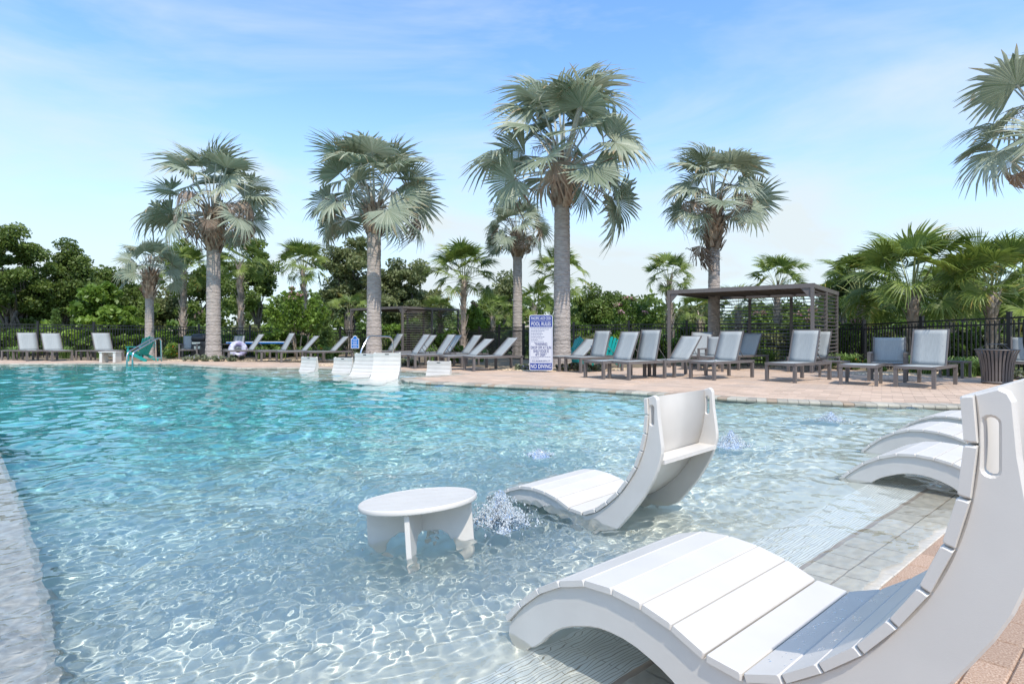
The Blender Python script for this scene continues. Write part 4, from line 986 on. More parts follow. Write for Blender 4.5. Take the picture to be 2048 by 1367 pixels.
# ------------------------------------------------------------------ palms
def frond_mesh(name, rng, pet=1.5, R=1.0, nseg=34, spread=4.2, split=0.6, tilt=0.7, cup=0.25, droop=0.25, ragged=0.1, dead=False, mats=None, tipbrown=0.3, pr=0.028, sag=0.15):
    """fan frond: petiole along +y from the origin, then a pleated fan whose blade is bent down by tilt"""
    V = []; Fq = []; tone = []; mi = []
    # petiole: 3-sided tapering tube
    n = 6
    for i in range(n + 1):
        t = i / n; y = pet * t; z = -sag * pet * t * t; w = pr * (1.25 - 0.6 * t)
        V += [(-w, y, z), (w, y, z), (0, y, z - w * .9)]; tone += [.5] * 3
    for i in range(n):
        for k in range(3): Fq.append((i * 3 + k, i * 3 + (k + 1) % 3, i * 3 + 3 + (k + 1) % 3, i * 3 + 3 + k)); mi.append(0)
    base = np.array([0, pet, -sag * pet]); sl = math.atan(2 * sag)
    ct, st_ = math.cos(-(tilt + sl)), math.sin(-(tilt + sl))
    dphi = spread / nseg; basetone = rng.uniform(0.2, 0.8)
    torn = rng.random() * 100
    for sgi in range(nseg):
        ph = -spread / 2 + (sgi + .5) * dphi
        L_ = R * (1 - 0.22 * (abs(ph) / (spread / 2)) ** 2) * (1 - ragged * rng.random()); 
        if dead and rng.random() < .12: continue
        dr = droop * (0.7 + 0.9 * rng.random()); tw = rng.normal() * 0.05 + (rng.normal() * .25 if dead else 0); tb = rng.random() < tipbrown
        rs = [0.02, 0.3 * R, split * R, (split + 0.5 * (L_ / R - split)) * R, L_]
        hw = math.tan(dphi / 2) * 1.04
        ws = [hw * .02, hw * .3 * R, hw * split * R, hw * split * R * 0.78, 0.003]
        rib = np.array([math.sin(ph), math.cos(ph)]); per = np.array([math.cos(ph), -math.sin(ph)])
        b = len(V); tn = np.clip(basetone + rng.normal() * .22, 0, 1)
        for j, (r, w) in enumerate(zip(rs, ws)):
            fr = r / R; zd = -dr * R * max(0, fr - split * .8) ** 1.6 * 2.2 + cup * R * fr * abs(math.sin(ph)) * (1.0 if not dead else 0.2)
            if math.cos(ph) < 0: zd += 0.10 * R * fr
            side = tw * fr * R * (fr > split)
            fold = w * 0.55
            for sgn_, zf in ((-1, -fold), (0, 0), (1, -fold)):
                p = rib * r + per * (sgn_ * w + side)
                if dead:   # closed, hanging umbrella
                    p = p * (1 - .35 * fr); zd2 = zd - .25 * fr * R * (rng.random() * .3 + .8)
                else: zd2 = zd
                x_, y_, z_ = p[0], p[1], zd2 + zf
                y2 = y_ * ct - z_ * st_; z2 = y_ * st_ + z_ * ct
                V.append((x_, base[1] + y2, base[2] + z2))
                t_ = tn + (1.0 if (tb and j >= 4) else 0) + (.45 if (tb and j == 3) else 0)
                tone.append(t_)
        for j in range(4):
            a = b + j * 3
            Fq += [(a, a + 1, a + 4, a + 3), (a + 1, a + 2, a + 5, a + 4)]; mi += [1, 1]
    return mesh_np(name, V, Fq, False, mats, mi, tone)
rg_ = np.random.default_rng(21)
BM = (M['petiole'], M['bis']); BD = (M['petiole'], M['bisdead']); SM = (M['petiole_g'], M['sabal'])
BF_ = [frond_mesh('frond', rg_, pet=1.18, R=.98, nseg=36, spread=rg_.uniform(3.5, 4.6), split=rg_.uniform(.40, .56), tilt=rg_.uniform(.0, .8), cup=rg_.uniform(.05, .40), droop=rg_.uniform(.10, .55), mats=BM, tipbrown=.4, ragged=.24, sag=.10) for _ in range(9)]
BFD = [frond_mesh('dead_frond', rg_, pet=1.2, R=.95, nseg=30, spread=3.6, split=.4, tilt=rg_.uniform(.6, 1.2), cup=-.15, droop=.9, mats=BD, dead=True, ragged=.35, sag=.3) for _ in range(4)]
HANGD = frond_mesh('hanging_dead_frond', rg_, pet=1.15, R=1.15, nseg=34, spread=2.7, split=.35, tilt=.08, cup=0, droop=.1, mats=BD, dead=True, ragged=.3, sag=.02)
SF_ = [frond_mesh('frond', rg_, pet=1.25, R=0.85, nseg=36, spread=rg_.uniform(3.6, 4.6), split=.46, tilt=rg_.uniform(-.15, .35), cup=rg_.uniform(.1, .4), droop=rg_.uniform(.15, .5), mats=SM, tipbrown=rg_.choice([.05, .1, .45]), ragged=.12, pr=.017, sag=.16) for _ in range(8)]
def frond_place(t, me, az, el, pos, sc_, roll=0.0, name=None):
    # local +y -> direction (az, el), local +z up
    Mz = Matrix.Rotation(az, 4, 'Z') @ Matrix.Rotation(el, 4, 'X') @ Matrix.Rotation(roll, 4, 'Y')
    o = link(name or me.name.split('.')[0], me, t); o.matrix_basis = Matrix.Translation(pos) @ Mz @ Matrix.Scale(sc_, 4)
    return o
def ringed_trunk(h, r0, r1, seed, lean=(0, 0), flare=1.25):
    rng = random.Random(seed); q = MB(); n = int(h / 0.13); pts = []; rs = []
    for i in range(n + 1):
        t = i / n; z = h * t; fl_ = 1 + (flare - 1) * math.exp(-z / 0.35)
        rr = (r0 + (r1 - r0) * t) * fl_ * (1 + rng.uniform(-.02, .02))
        for dz, k in ((0, 1.0), (.09, 0.985), (.105, 0.955)):
            if i == n and dz: break
            tt = min(1, (z + dz) / h); pts.append((lean[0] * tt ** 1.5, lean[1] * tt ** 1.5, z + dz)); rs.append(rr * k)
    q.tube(pts, rs, 20); return q
def boots(q, z0, z1, r, n, seed, ln=.28, w=.10, out=.35, cx=0, cy=0, th=.03, flat_=False):
    rng = random.Random(seed)
    for k in range(n):
        t = k / n; z = z0 + (z1 - z0) * t; a = k * 2.39996 + rng.uniform(-.2, .2)
        er = Vector((math.cos(a), math.sin(a), 0)); et = Vector((-math.sin(a), math.cos(a), 0)); up = (er * out * (.6 + .8 * rng.random()) + Vector((0, 0, 1))).normalized()
        L_ = ln * rng.uniform(.7, 1.25); p0 = Vector((cx, cy, z)) + er * r * .80; W = w * rng.uniform(.8, 1.2); nn = up.cross(et).normalized()
        vs = []
        for s_, ww, off in ((0, W, 0), (.55, W * .75, .0), (1, W * .42, .02)):
            c = p0 + up * L_ * s_ + er * off
            vs += [c - et * ww - nn * th * .5, c + et * ww - nn * th * .5, c + et * ww * .6 + er * th, c - et * ww * .6 + er * th]
        fs = [(i * 4 + j, i * 4 + (j + 1) % 4, i * 4 + 4 + (j + 1) % 4, i * 4 + 4 + j) for i in range(2) for j in range(4)] + [(8, 9, 10, 11)]
        q.add(vs, fs, rng.random())
def bismarck(label, u, Zd, v_boot0, v_boot1, wpx, crown_px, nf, seed, dead=3, dead_hang=None, base_z=-0.05, low=None, lean_px=0, sc_mul=1.0):
    rng = random.Random(seed); x, y = at(u, Zd)
    t = thing('bismarck_palm', label, 'palm tree', (x, y, base_z), group='silver blue fan palms round the pool')
    zb0, zb1 = ht(v_boot0, Zd) - base_z, ht(v_boot1, Zd) - base_z; r = wpx / 2 * Zd / F; lx = lean_px * Zd / F
    ringed_trunk(zb0 + .1, r * 1.12, r, seed, (lx, 0)).ob('trunk', M['trunk_b'], t)
    q = MB(); q.tube([(lx, 0, zb0), (lx, 0, (zb0 + zb1) / 2), (lx, 0, zb1), (lx, 0, zb1 + .3)], [r * 1.12, r * 1.2, r * 1.0, r * .4], 12, tone=.2); boots(q, zb0 - .1, zb1 + .1, r * 1.2, int(22 + (zb1 - zb0) * 46), seed, ln=.42, w=.10, out=.45, cx=lx, th=.045)
    q.ob('leaf_bases', M['boot'], t, kind='stuff')
    sc_ = crown_px * Zd / F / 2.05 * sc_mul; top = Vector((lx, 0, zb1 - .05))
    nf = int(nf * 1.15)
    for k in range(nf):
        f = (k + .5) / nf; az = k * 2.39996 + rng.uniform(-.25, .25); el = math.radians(86 - 100 * f ** 1.2 + rng.uniform(-9, 9))
        p = top + Vector((-math.sin(az), math.cos(az), 0)) * r * .5 + Vector((0, 0, .25 * (1 - f)))
        frond_place(t, rng.choice(BF_), az, el, p, sc_ * rng.uniform(.88, 1.05) * (1 + .22 * max(0, math.sin(el)) ** 2), rng.choice((-1, 1)) * rng.uniform(.1, 1.15), 'frond')
    for k in range(dead):
        az = rng.uniform(0, 2 * PI); frond_place(t, rng.choice(BFD), az, math.radians(rng.uniform(-5, 45)), top + Vector((-math.sin(az), math.cos(az), 0)) * r * .5, sc_ * .95, rng.uniform(-.6, .6), 'dead_frond')
    if dead_hang:
        for az, el, s_ in dead_hang: frond_place(t, rng.choice(BFD), az, el, top + Vector((-math.sin(az), math.cos(az), -.15)) * r * .6, sc_ * s_, 0, 'dead_frond')
    if label.startswith('silver palm on a shaggy'):
        for k in range(3): frond_place(t, HANGD, PI / 2 + .15 * k, -1.30 - .03 * k, top + Vector((-r * .9, 0, -.1 * k)), 1.05, .8 * k - .8)
    if low:
        for az, el, s_ in low: frond_place(t, rng.choice(BF_), az, el, top + Vector((-math.sin(az), math.cos(az), 0)) * r * .6, sc_ * s_, rng.uniform(-.3, .3), 'frond')
    # old flower stalks between the petioles
    q = MB()
    for k in range(5):
        a = rng.uniform(0, 2 * PI); p0 = top + Vector((math.cos(a) * r * .4, math.sin(a) * r * .4, .1)); p1 = p0 + Vector((math.cos(a) * .3, math.sin(a) * .3, .8)); p2 = p1 + Vector((math.cos(a) * .5, math.sin(a) * .5, -.1)); q.tube([p0, p1, p2], [.02, .014, .006], 5, tone=.4)
        for j in range(12):
            b_ = p1.lerp(p2, rng.random()); q.tube([b_, b_ + Vector((rng.uniform(-.15, .15), rng.uniform(-.15, .15), rng.uniform(-.35, .05)))], .006, 3, tone=.5)
    q.ob('flower_stalks', M['boot'], t, kind='stuff')
    return t
bismarck('tallest silver blue palm, its bare grey trunk rising right beside the pool rules sign', 1124, 17.4, 412, 342, 31, 190, 26, 3, dead=4, low=[(-PI / 2 - .1, -.62, 1.05), (-PI / 2 + .25, -.35, 1.0)], base_z=-.05)
bismarck('broad silver palm left of the tallest one, its trunk behind the chrome grab rail', 748, 21.0, 466, 420, 27, 142, 25, 5, dead=2, low=[(-PI / 2, -.3, .85), (PI / 2, -.25, .9)])
bismarck('ragged silver palm with thick trunk and many brown dead fronds, second palm from the left', 427, 23.4, 500, 428, 25, 130, 20, 9, dead=9, low=[(PI / 2 + .15, .15, 1.25), (PI / 2 - .25, .10, 1.15)], sc_mul=.98)
bismarck('silver palm on a shaggy brown neck standing behind the right pergola', 1428, 20.2, 496, 422, 22, 124, 20, 12, dead=5)
bismarck('smaller silver palm just left of the tallest palm trunk', 1035, 26.5, 512, 476, 18, 74, 22, 15, dead=4, dead_hang=[(-PI / 2, -.5, .7)])
bismarck('small silver palm low in front of the left trees, behind the entry rails', 299, 25.0, 594, 552, 15, 68, 18, 18, dead=0)
bismarck('silver palm cropped by the right picture edge, only its left fronds showing', 2125, 11.0, 330, 290, 46, 205, 14, 25, dead=0, low=[(PI / 2 + .1, .02, 1.05)], dead_hang=[(PI / 2 + .1, -.25, .85)])

def sabal(label, u, Zd, v_base, v_crown, crown_px, wpx, nf, seed, low_skirt=True, bend=0.0):
    rng = random.Random(seed); x, y = at(u, Zd); base_z = -0.15
    t = thing('cabbage_palm', label, 'palm tree', (x, y, base_z), group='green fan palms behind the fence')
    h = ht(v_crown, Zd) - base_z; r = wpx / 2 * Zd / F; bx = bend * Zd / F
    q = MB(); pts = [(bx * (i / 6) ** 1.6, 0, h * i / 6) for i in range(7)]; q.tube(pts, [r * .8] * 7, 12, tone=.35)
    for i in range(6):
        boots(q, h * i / 6 + .02, h * (i + 1) / 6, r * .95, int(h / 6 * 20), seed + i, ln=.34, w=.055, out=.28, cx=bx * ((i + .5) / 6) ** 1.6)
    q.ob('trunk', M['sabal_trunk'], t)
    sc_ = crown_px * Zd / F / 1.75; top = Vector((bx, 0, h - .05))
    for k in range(nf):
        f = (k + .5) / nf; az = k * 2.39996 + rng.uniform(-.3, .3); el = math.radians(85 - (104 if low_skirt else 90) * f ** 1.3 + rng.uniform(-8, 8))
        frond_place(t, rng.choice(SF_), az, el, top + Vector((-math.sin(az), math.cos(az), 0)) * r * .5, sc_ * rng.uniform(.85, 1.05) * (1 + .28 * max(0, math.sin(el)) ** 2), rng.choice((-1, 1)) * rng.uniform(.1, 1.0), 'frond')
    return t
SB = [('cabbage palm right of the small silver palm at the left', 366, 29, 546, 48, 11, 22, 0), ('cabbage palm right of the ragged palm, on a pale crisscross trunk', 482, 29, 530, 46, 11, 20, -3), ('cabbage palm with yellowed fronds above the bright crape myrtle', 610, 29, 540, 50, 10, 20, -4),
      ('cabbage palm with orange lower fronds right of the left pergola', 926, 28, 560, 62, 13, 24, 2), ('cabbage palm whose fronds stick out on both sides of the tallest trunk', 1120, 27, 562, 56, 11, 16, 0), ('slim cabbage palm at the left post of the right pergola', 1341, 25, 560, 46, 12, 18, -3),
      ('cabbage palm crown showing above the right pergola roof', 1555, 24, 572, 54, 12, 16, 0), ('largest green fan palm right of the right pergola', 1826, 19, 590, 108, 24, 26, 0), ('green fan palm near the right edge above the bin', 1984, 17.5, 585, 96, 20, 24, 0), ('green fan palm directly right of the pergola, half behind the largest one', 1722, 22, 592, 82, 18, 22, 0),
      ('low cabbage palm between the small silver palm and the tallest trunk', 1068, 33, 612, 36, 9, 14, 0), ('low cabbage palm left of the rules sign among the shrubs', 985, 34, 632, 40, 8, 12, 0), ('cabbage palm behind the slats of the right pergola, yellow green', 1478, 26, 622, 44, 12, 16, 0), ('second low cabbage palm behind the pergola slats', 1400, 28, 630, 40, 12, 16, 0),
      ('low cabbage palm in the gap right of the left pergola', 880, 31, 628, 34, 9, 14, 0), ('cabbage palm at the far right behind the near one', 2075, 21, 575, 90, 20, 20, 0), ('cabbage palm filling the gap between the two big right ones', 1900, 24, 600, 66, 16, 18, 0), ('low cabbage palm seen through the left pergola', 700, 33, 626, 36, 9, 12, 0)]
for k, (lb_, u, Zd, vc, cpx, wpx, nf, bend) in enumerate(SB): sabal(lb_, u, Zd, 700, vc, cpx, wpx, int(nf * 1.35), 60 + k * 7, bend=bend)

# ------------------------------------------------------------------ broad-leaved trees, shrubs, ground cover
def leaves(centers, rad, n, size, rng, elong=1.6, drop=0.0, tonefield=None):
    centers = np.asarray(centers, float); k = rng.integers(0, len(centers), n)
    rad = np.broadcast_to(np.asarray(rad, float), (len(centers),)) if np.ndim(rad) < 2 else rad
    d = rng.normal(size=(n, 3)); d /= np.linalg.norm(d, axis=1)[:, None]; rr = rng.random(n) ** 0.45
    P = centers[k] + d * (rad[k] * rr)[:, None] * np.array([1, 1, .72]); P[:, 2] -= drop * rr * rad[k]
    a = rng.normal(size=(n, 3)) + d * .6; a[:, 2] -= .1; a /= np.linalg.norm(a, axis=1)[:, None]
    b = np.cross(a, rng.normal(size=(n, 3))); b /= np.linalg.norm(b, axis=1)[:, None] + 1e-9
    s = size * rng.uniform(.6, 1.35, n); A = a * (s * elong / 2)[:, None]; B = b * (s / 2)[:, None]
    V = np.empty((n, 4, 3)); V[:, 0] = P - A; V[:, 1] = P + B; V[:, 2] = P + A; V[:, 3] = P - B
    ct = rng.random(len(centers)); tone = np.clip(ct[k] * .55 + rng.random(n) * .45, 0, 1)
    return V.reshape(-1, 3), np.arange(n * 4).reshape(-1, 4), np.repeat(tone, 4)
def leaf_ob(name, parent, V, Fc, tone, m, kind=None):
    me = mesh_np(name, V, Fc, False, [m], attr=tone); return link(name, me, parent, kind=kind)
def limb(q, p0, p1, r0, r1, rng, n=5, wig=.12):
    p0 = np.array(p0, float); p1 = np.array(p1, float); L_ = np.linalg.norm(p1 - p0); pts = []
    for i in range(n + 1):
        t = i / n; w = rng.normal(size=3) * wig * L_ * math.sin(PI * t) * .5; pts.append(tuple(p0 * (1 - t) + p1 * t + w))
    q.tube(pts, [r0 + (r1 - r0) * i / n for i in range(n + 1)], 7); return pts
def tree(label, u, Zd, wpx, v_top, v_low, seed, m, name='oak_tree', cat='tree', ncl=60, nl=14000, leaf=.16, clr=.75, trunk_r=.22, dens=1.0, shell=.55, base_v=None, bark=None, flowers=0, group=None, v_base=None, lobes=None, xsq=1.0):
    rng = np.random.default_rng(seed); x, y = at(u, Zd); t = thing(name, label, cat, (x, y, -.15), group=group)
    W = wpx * Zd / F / 2; z1 = ht(v_top, Zd) + .15; z0 = ht(v_low, Zd) + .15; zc = (z0 + z1) / 2; hz_ = (z1 - z0) / 2
    cs = []
    # several lobes make an uneven outline
    nlb = lobes or 6; lob = []
    for k in range(nlb):
        a = 2 * PI * k / nlb + rng.random(); rr = rng.uniform(.25, .62); lob.append((math.cos(a) * rr * W, math.sin(a) * rr * W * .8, zc + hz_ * rng.uniform(-.45, .55), rng.uniform(.32, .52)))
    lob.append((0, 0, zc + hz_ * .25, .55))
    while len(cs) < ncl:
        L_ = lob[rng.integers(len(lob))]; d = rng.normal(size=3); d /= np.linalg.norm(d); rr = shell + (1 - shell) * rng.random()
        p = np.array(L_[:3]) + d * rr * L_[3] * np.array([W, W, hz_ * 1.25]); 
        if z0 - .2 < p[2] < z1 + .1: cs.append(p)
    cs = np.array(cs); V, Fc, tn = leaves(cs, clr * rng.uniform(.6, 1.25, len(cs)), nl, leaf, rng)
    leaf_ob('crown', t, V, Fc, tn, m)
    q = MB(); zb = max(.6, z0 * .75); limb(q, (0, 0, 0), (0, 0, zb), trunk_r * 1.15, trunk_r * .85, rng, 4, .04)
    for k in range(min(14, ncl // 4)):
        c = cs[rng.integers(len(cs))]; mid = np.array([c[0] * .35, c[1] * .35, zb + (c[2] - zb) * .5]); limb(q, (0, 0, zb * .92), mid, trunk_r * .55, trunk_r * .3, rng, 3, .15); limb(q, mid, c, trunk_r * .3, trunk_r * .07, rng, 3, .2)
    q.ob('trunk', bark or M['bark'], t)
    if flowers:
        tops = cs[np.argsort(-(cs[:, 2] + rng.normal(size=len(cs)) * .6) + 0.3 * cs[:, 1])][:flowers] + rng.normal(size=(flowers, 3)) * .15; V, Fc, tn = leaves(tops, .17, flowers * 60, .05, rng, 1.0); leaf_ob('blossom', t, V, Fc, tn, M['pink'])
    return t
TR = [
 ('big dark oak filling the left picture edge', 30, 34, 210, 470, 690, 'oak', 80, 24000), ('dark oak beside the left edge oak, with a notched crown top', 118, 36, 150, 472, 690, 'oak', 70, 18000),
 ('mid green oak behind the bright young tree at the left', 238, 42, 200, 535, 690, 'oak', 60, 14000), ('loose open oak showing sky between its limbs behind the ragged palm', 405, 44, 190, 486, 660, 'oak', 46, 9000),
 ('open limbed oak right of the ragged palm', 515, 43, 110, 480, 640, 'oak', 30, 6500), ('grey green oak left of the broad silver palm trunk', 700, 40, 140, 486, 690, 'oak2', 60, 15000), ('grey green oak right of the broad silver palm trunk', 815, 41, 160, 506, 690, 'oak2', 66, 17000),
 ('small dark oak behind the small silver palm', 985, 46, 110, 560, 690, 'oak', 40, 9000), ('dark round oak right of the tallest palm trunk', 1188, 38, 130, 566, 690, 'oak', 60, 15000), ('grey oak behind the right pergola left corner', 1395, 42, 120, 590, 690, 'oak2', 40, 8000),
 ('thin oak sprigs behind the trunk left of the tall palm', 1010, 40, 60, 545, 640, 'oak2', 16, 2600), ('dark oak behind the green fan palms at the right', 1800, 38, 240, 560, 700, 'oak', 60, 14000), ('dark oak at the right edge behind the fan palms', 2020, 34, 200, 560, 700, 'oak', 60, 14000), ('oak far behind the pergola, mostly hidden', 1590, 42, 190, 600, 700, 'oak', 50, 9000),
 ('oak low between the left trees and ragged palm', 320, 46, 120, 560, 690, 'oak2', 40, 8000), ('dark oak in the gap behind the bright crape myrtle', 590, 50, 150, 610, 700, 'oak', 40, 8000)]
for k, (lb_, u, Zd, w, vt, vl, mm, ncl, nl) in enumerate(TR): tree(lb_, u, Zd, w, vt, vl, 200 + k * 3, M[mm], ncl=ncl, nl=int(nl * 1.5), clr=.68 * Zd / 38, leaf=.125 * Zd / 38)
# pines: tiered clumps of needles
tree('tall pine left of the largest green fan palm', 1690, 44, 90, 500, 640, 301, M['pine'], 'pine_tree', ncl=26, nl=9000, leaf=.12, clr=.75, trunk_r=.2)
tree('tall pine rising between the two big green fan palms', 1930, 44, 100, 494, 640, 305, M['pine'], 'pine_tree', ncl=28, nl=10000, leaf=.12, clr=.75, trunk_r=.2)
for u, lb_ in ((112, 'young bright pine before the dark left oaks'), (152, 'smaller young pine next to the bright lime tree'), (652, 'young pine right of the bright crape myrtle')):
    Zd = 28; rng = np.random.default_rng(u); x, y = at(u, Zd); t = thing('young_pine', lb_, 'tree', (x, y, -.15), group='young pines behind the fence'); h = 2.3 if u != 152 else 2.1
    cs = [(0.0, 0.0, h * f) for f in np.linspace(.25, 1, 12)]; V, Fc, tn = leaves(cs, [.62 * (1.12 - f) for f in np.linspace(.25, 1, 12)], 2200, .035, rng, 8); leaf_ob('crown', t, V, Fc, tn, M['pine_y']); MB().tube([(0, 0, 0), (0, 0, h * .95)], [.035, .01], 6).ob('trunk', M['bark'], t)
tree('bright lime green young tree behind the left fence', 205, 28, 120, 556, 690, 401, M['lime'], 'sweetgum_tree', ncl=44, nl=9000, leaf=.15, clr=.42, trunk_r=.07, bark=M['stem_pale'])
tree('lime green bush tree right of the young sweetgum', 262, 29, 60, 610, 695, 402, M['lime'], 'sweetgum_tree', ncl=20, nl=4000, leaf=.14, clr=.38, trunk_r=.05, bark=M['stem_pale'])
def crape(label, u, Zd, wpx, vt, seed, fl_=6):
    rng = np.random.default_rng(seed); x, y = at(u, Zd); t = thing('crape_myrtle', label, 'tree', (x, y, -.12), group='crape myrtles with pink blossom')
    W = wpx * Zd / F / 2; H = ht(vt, Zd) + .12; q = MB(); cs = []; rads = []; tips = []
    for k in range(26):
        a = rng.random() * 2 * PI; r = W * rng.random() ** .6 * .95; tip = np.array([math.cos(a) * r, math.sin(a) * r, H * (1 - .42 * (r / W) ** 1.6) * rng.uniform(.86, 1.0)])
        b0 = np.array([math.cos(a) * .12, math.sin(a) * .12, 0]); m1 = b0 * 1.5 + np.array([tip[0] * .3, tip[1] * .3, H * .38])
        if k < 7: limb(q, b0, m1, .035, .025, rng, 3, .05)
        limb(q, m1, tip, .018, .005, rng, 4, .05); tips.append(tip)
        for f in np.linspace(.15, 1, 8): cs.append(m1 + (tip - m1) * f); rads.append(.30 * (1.25 - f * .75))
    V, Fc, tn = leaves(cs, rads, 9000, .075, rng, 1.7); leaf_ob('crown', t, V, Fc, tn, M['lime'] if seed % 2 else M['mid']); q.ob('trunk', M['stem_pale'], t)
    tips = np.array(tips)[np.argsort([p[1] * .5 - p[2] for p in tips])][:fl_]; V, Fc, tn = leaves(tips, .17, fl_ * 70, .05, rng, 1.0); leaf_ob('blossom', t, V, Fc, tn, M['pink'])
crape('bright crape myrtle with a few pink blossoms left of the broad silver palm', 596, 26, 150, 570, 501, 4)
crape('crape myrtle with pink tips right of the dark round oak', 1262, 26, 120, 590, 502, 6); crape('crape myrtle behind the pergola slats, nearer its right end', 1622, 22, 110, 612, 503, 9); crape('low crape myrtle with pink blossoms at the pergola right post', 1712, 21, 70, 632, 504, 7)
crape('narrow bright crape myrtle right of the orange fronded cabbage palm', 948, 30, 44, 600, 505, 2); crape('crape myrtle behind the pergola slats, nearer its left end', 1520, 23, 90, 620, 507, 4)
def shrub(label, u, Zd, wpx, vt, seed, m, group, leaf=.10, n=2600, name='shrub', vb=None, flowers=None, zb=-.15):
    rng = np.random.default_rng(seed); x, y = at(u, Zd); t = thing(name, label, 'shrub', (x, y, zb), group=group)
    W = wpx * Zd / F / 2; H = ht(vt, Zd) - zb; cs = []
    for k in range(18): cs.append((rng.uniform(-.75, .75) * W, rng.uniform(-.6, .6) * W, H * rng.uniform(.12, .85)))
    V, Fc, tn = leaves(cs, [min(W, H) * .34] * 18, n, leaf, rng); V[:, 2] = np.maximum(V[:, 2], .02); leaf_ob('foliage', t, V, Fc, tn, m)
    if flowers is not None: V, Fc, tn = leaves(cs, [min(W, H) * .36] * 18, 90, .06, rng, 1.0); leaf_ob('flowers', t, V, Fc, tn, flowers)
    q = MB()
    for k in range(4): limb(q, (0, 0, 0), cs[k], .02, .008, rng, 3, .1)
    q.ob('stems', M['bark'], t, kind='stuff'); return t
rnd = random.Random(77)
k = 0
LANDM = [(30, 'at the left edge'), (110, 'under the young pine'), (200, 'under the lime tree'), (300, 'behind the small silver palm'), (365, 'behind the far armchair'), (440, 'behind the ragged palm trunk'), (480, 'under the crisscross trunk'), (600, 'under the bright crape myrtle'), (700, 'inside the left pergola view'), (760, 'behind the broad silver palm trunk'), (850, 'behind the left pergola slats'), (925, 'under the orange fronded palm'), (1035, 'behind the smaller silver palm'), (1080, 'behind the rules sign'), (1150, 'right of the tallest trunk'), (1230, 'behind the teal chairs'), (1320, 'left of the pergola post'), (1480, 'behind the pergola slats'), (1600, 'behind the pergola corner post'), (1720, 'right of the pergola'), (1830, 'under the largest green fan palm'), (1930, 'behind the rightmost lounger'), (2010, 'behind the litter bin')]
cols = [('lime', 'bright green'), ('mid', 'mid green'), ('oak2', 'olive'), ('mid', 'leafy green')]
seen = {}
for u in range(-90, 2180, 42):
    lm_ = min(LANDM, key=lambda a: abs(a[0] - u))[1]
    for layer, (Zf, vt0, nm_) in enumerate(((27.5, 664, 'low'), (34, 648, 'tall'))):
        if u > 1150: Zd = (22.5 if layer == 0 else 30) - max(0, (u - 1700)) * .011
        elif 860 < u < 1060: Zd = 30 + layer * 5
        elif 640 < u <= 860: Zd = 35 + layer * 4
        else: Zd = Zf
        mm, cn_ = cols[rnd.randrange(4)]; vt = vt0 + rnd.uniform(-16, 10)
        key = f'{nm_} {cn_} shrub beyond the fence {lm_}'; seen[key] = seen.get(key, 0) + 1
        side = '' if seen[key] == 1 else {2: ', the next one right', 3: ', the third one right', 4: ', the fourth one right'}.get(seen[key], ', further right')
        shrub(key + side, u + rnd.uniform(-12, 12), Zd + rnd.uniform(-.8, .8), 62 if layer == 0 else 80, vt, 900 + u + layer, M[mm], 'shrubs beyond the fence', leaf=.11 + layer * .03, n=2300)
# distant wood closing the view
rng = np.random.default_rng(50); cs = []; xs = np.linspace(-140, 120, 720)
for x_ in xs:
    for _ in range(3): cs.append((x_ + rng.normal() * .4, 62 - max(0, abs(x_) - 60) * .35 + rng.uniform(-3, 3), rng.uniform(.3, 4.2 + 1.0 * math.sin(x_ * .21) + .7 * math.sin(x_ * .53))))
V, Fc, tn = leaves(cs, .95, 80000, .34, rng); leaf_ob('far_wood', None, V, Fc, tn, M['oak'], 'stuff')
COL.objects['far_wood']['label'] = 'distant dark wood closing the view beyond the fence'

# beds: ground cover mounds, pebbles, lilies, flowers
def mound(label, u, Zd, wpx, hpx, seed, m, dz=0.0, n=5000, leaf=.045, fl_=True, name='ground_cover_plant'):
    rng = np.random.default_rng(seed); x, y = at(u, Zd); t = thing(name, label, 'ground cover', (x, y, 0), group='low sage green ground cover')
    W = wpx * Zd / F / 2; H = hpx * Zd / F; cs = [(rng.uniform(-1, 1) * W * .9, rng.uniform(-.9, .9) * min(W, 1.1) * .9, H * rng.uniform(.15, .7)) for _ in range(40)]
    V, Fc, tn = leaves(cs, H * .42, n, leaf, rng, 2.2); V[:, 2] = np.maximum(V[:, 2], 0.01)
    if fl_: tn = tn + (np.repeat(rng.random(n) < .07, 4) * 1.0)
    leaf_ob('foliage', t, V, Fc, tn, m)
M['sagef'] = leaf_mat('sage_leaf_violet_tips', (0.11, 0.14, 0.07), (0.30, 0.32, 0.19), (0.45, 0.38, 0.58), 0.2, .6)
mound('sage green ground cover round the thick ragged palm trunk', 430, 22.4, 108, 12, 1, M['sagef']); mound('small ground cover clump below the blue notice sign', 700, 19.4, 44, 14, 2, M['sagef'], n=2500)
mound('violet tipped ground cover right of the grab rail', 812, 18.9, 44, 15, 3, M['sagef'], n=2500); mound('ground cover at the foot of the tallest palm trunk, right side', 1160, 16.4, 100, 13, 4, M['sagef']); mound('ground cover left of the rules sign foot', 1048, 16.6, 34, 12, 5, M['sagef'], n=1800)
mound('ground cover right of the litter bin', 2040, 13.2, 40, 18, 6, M['sagef'], n=1800)
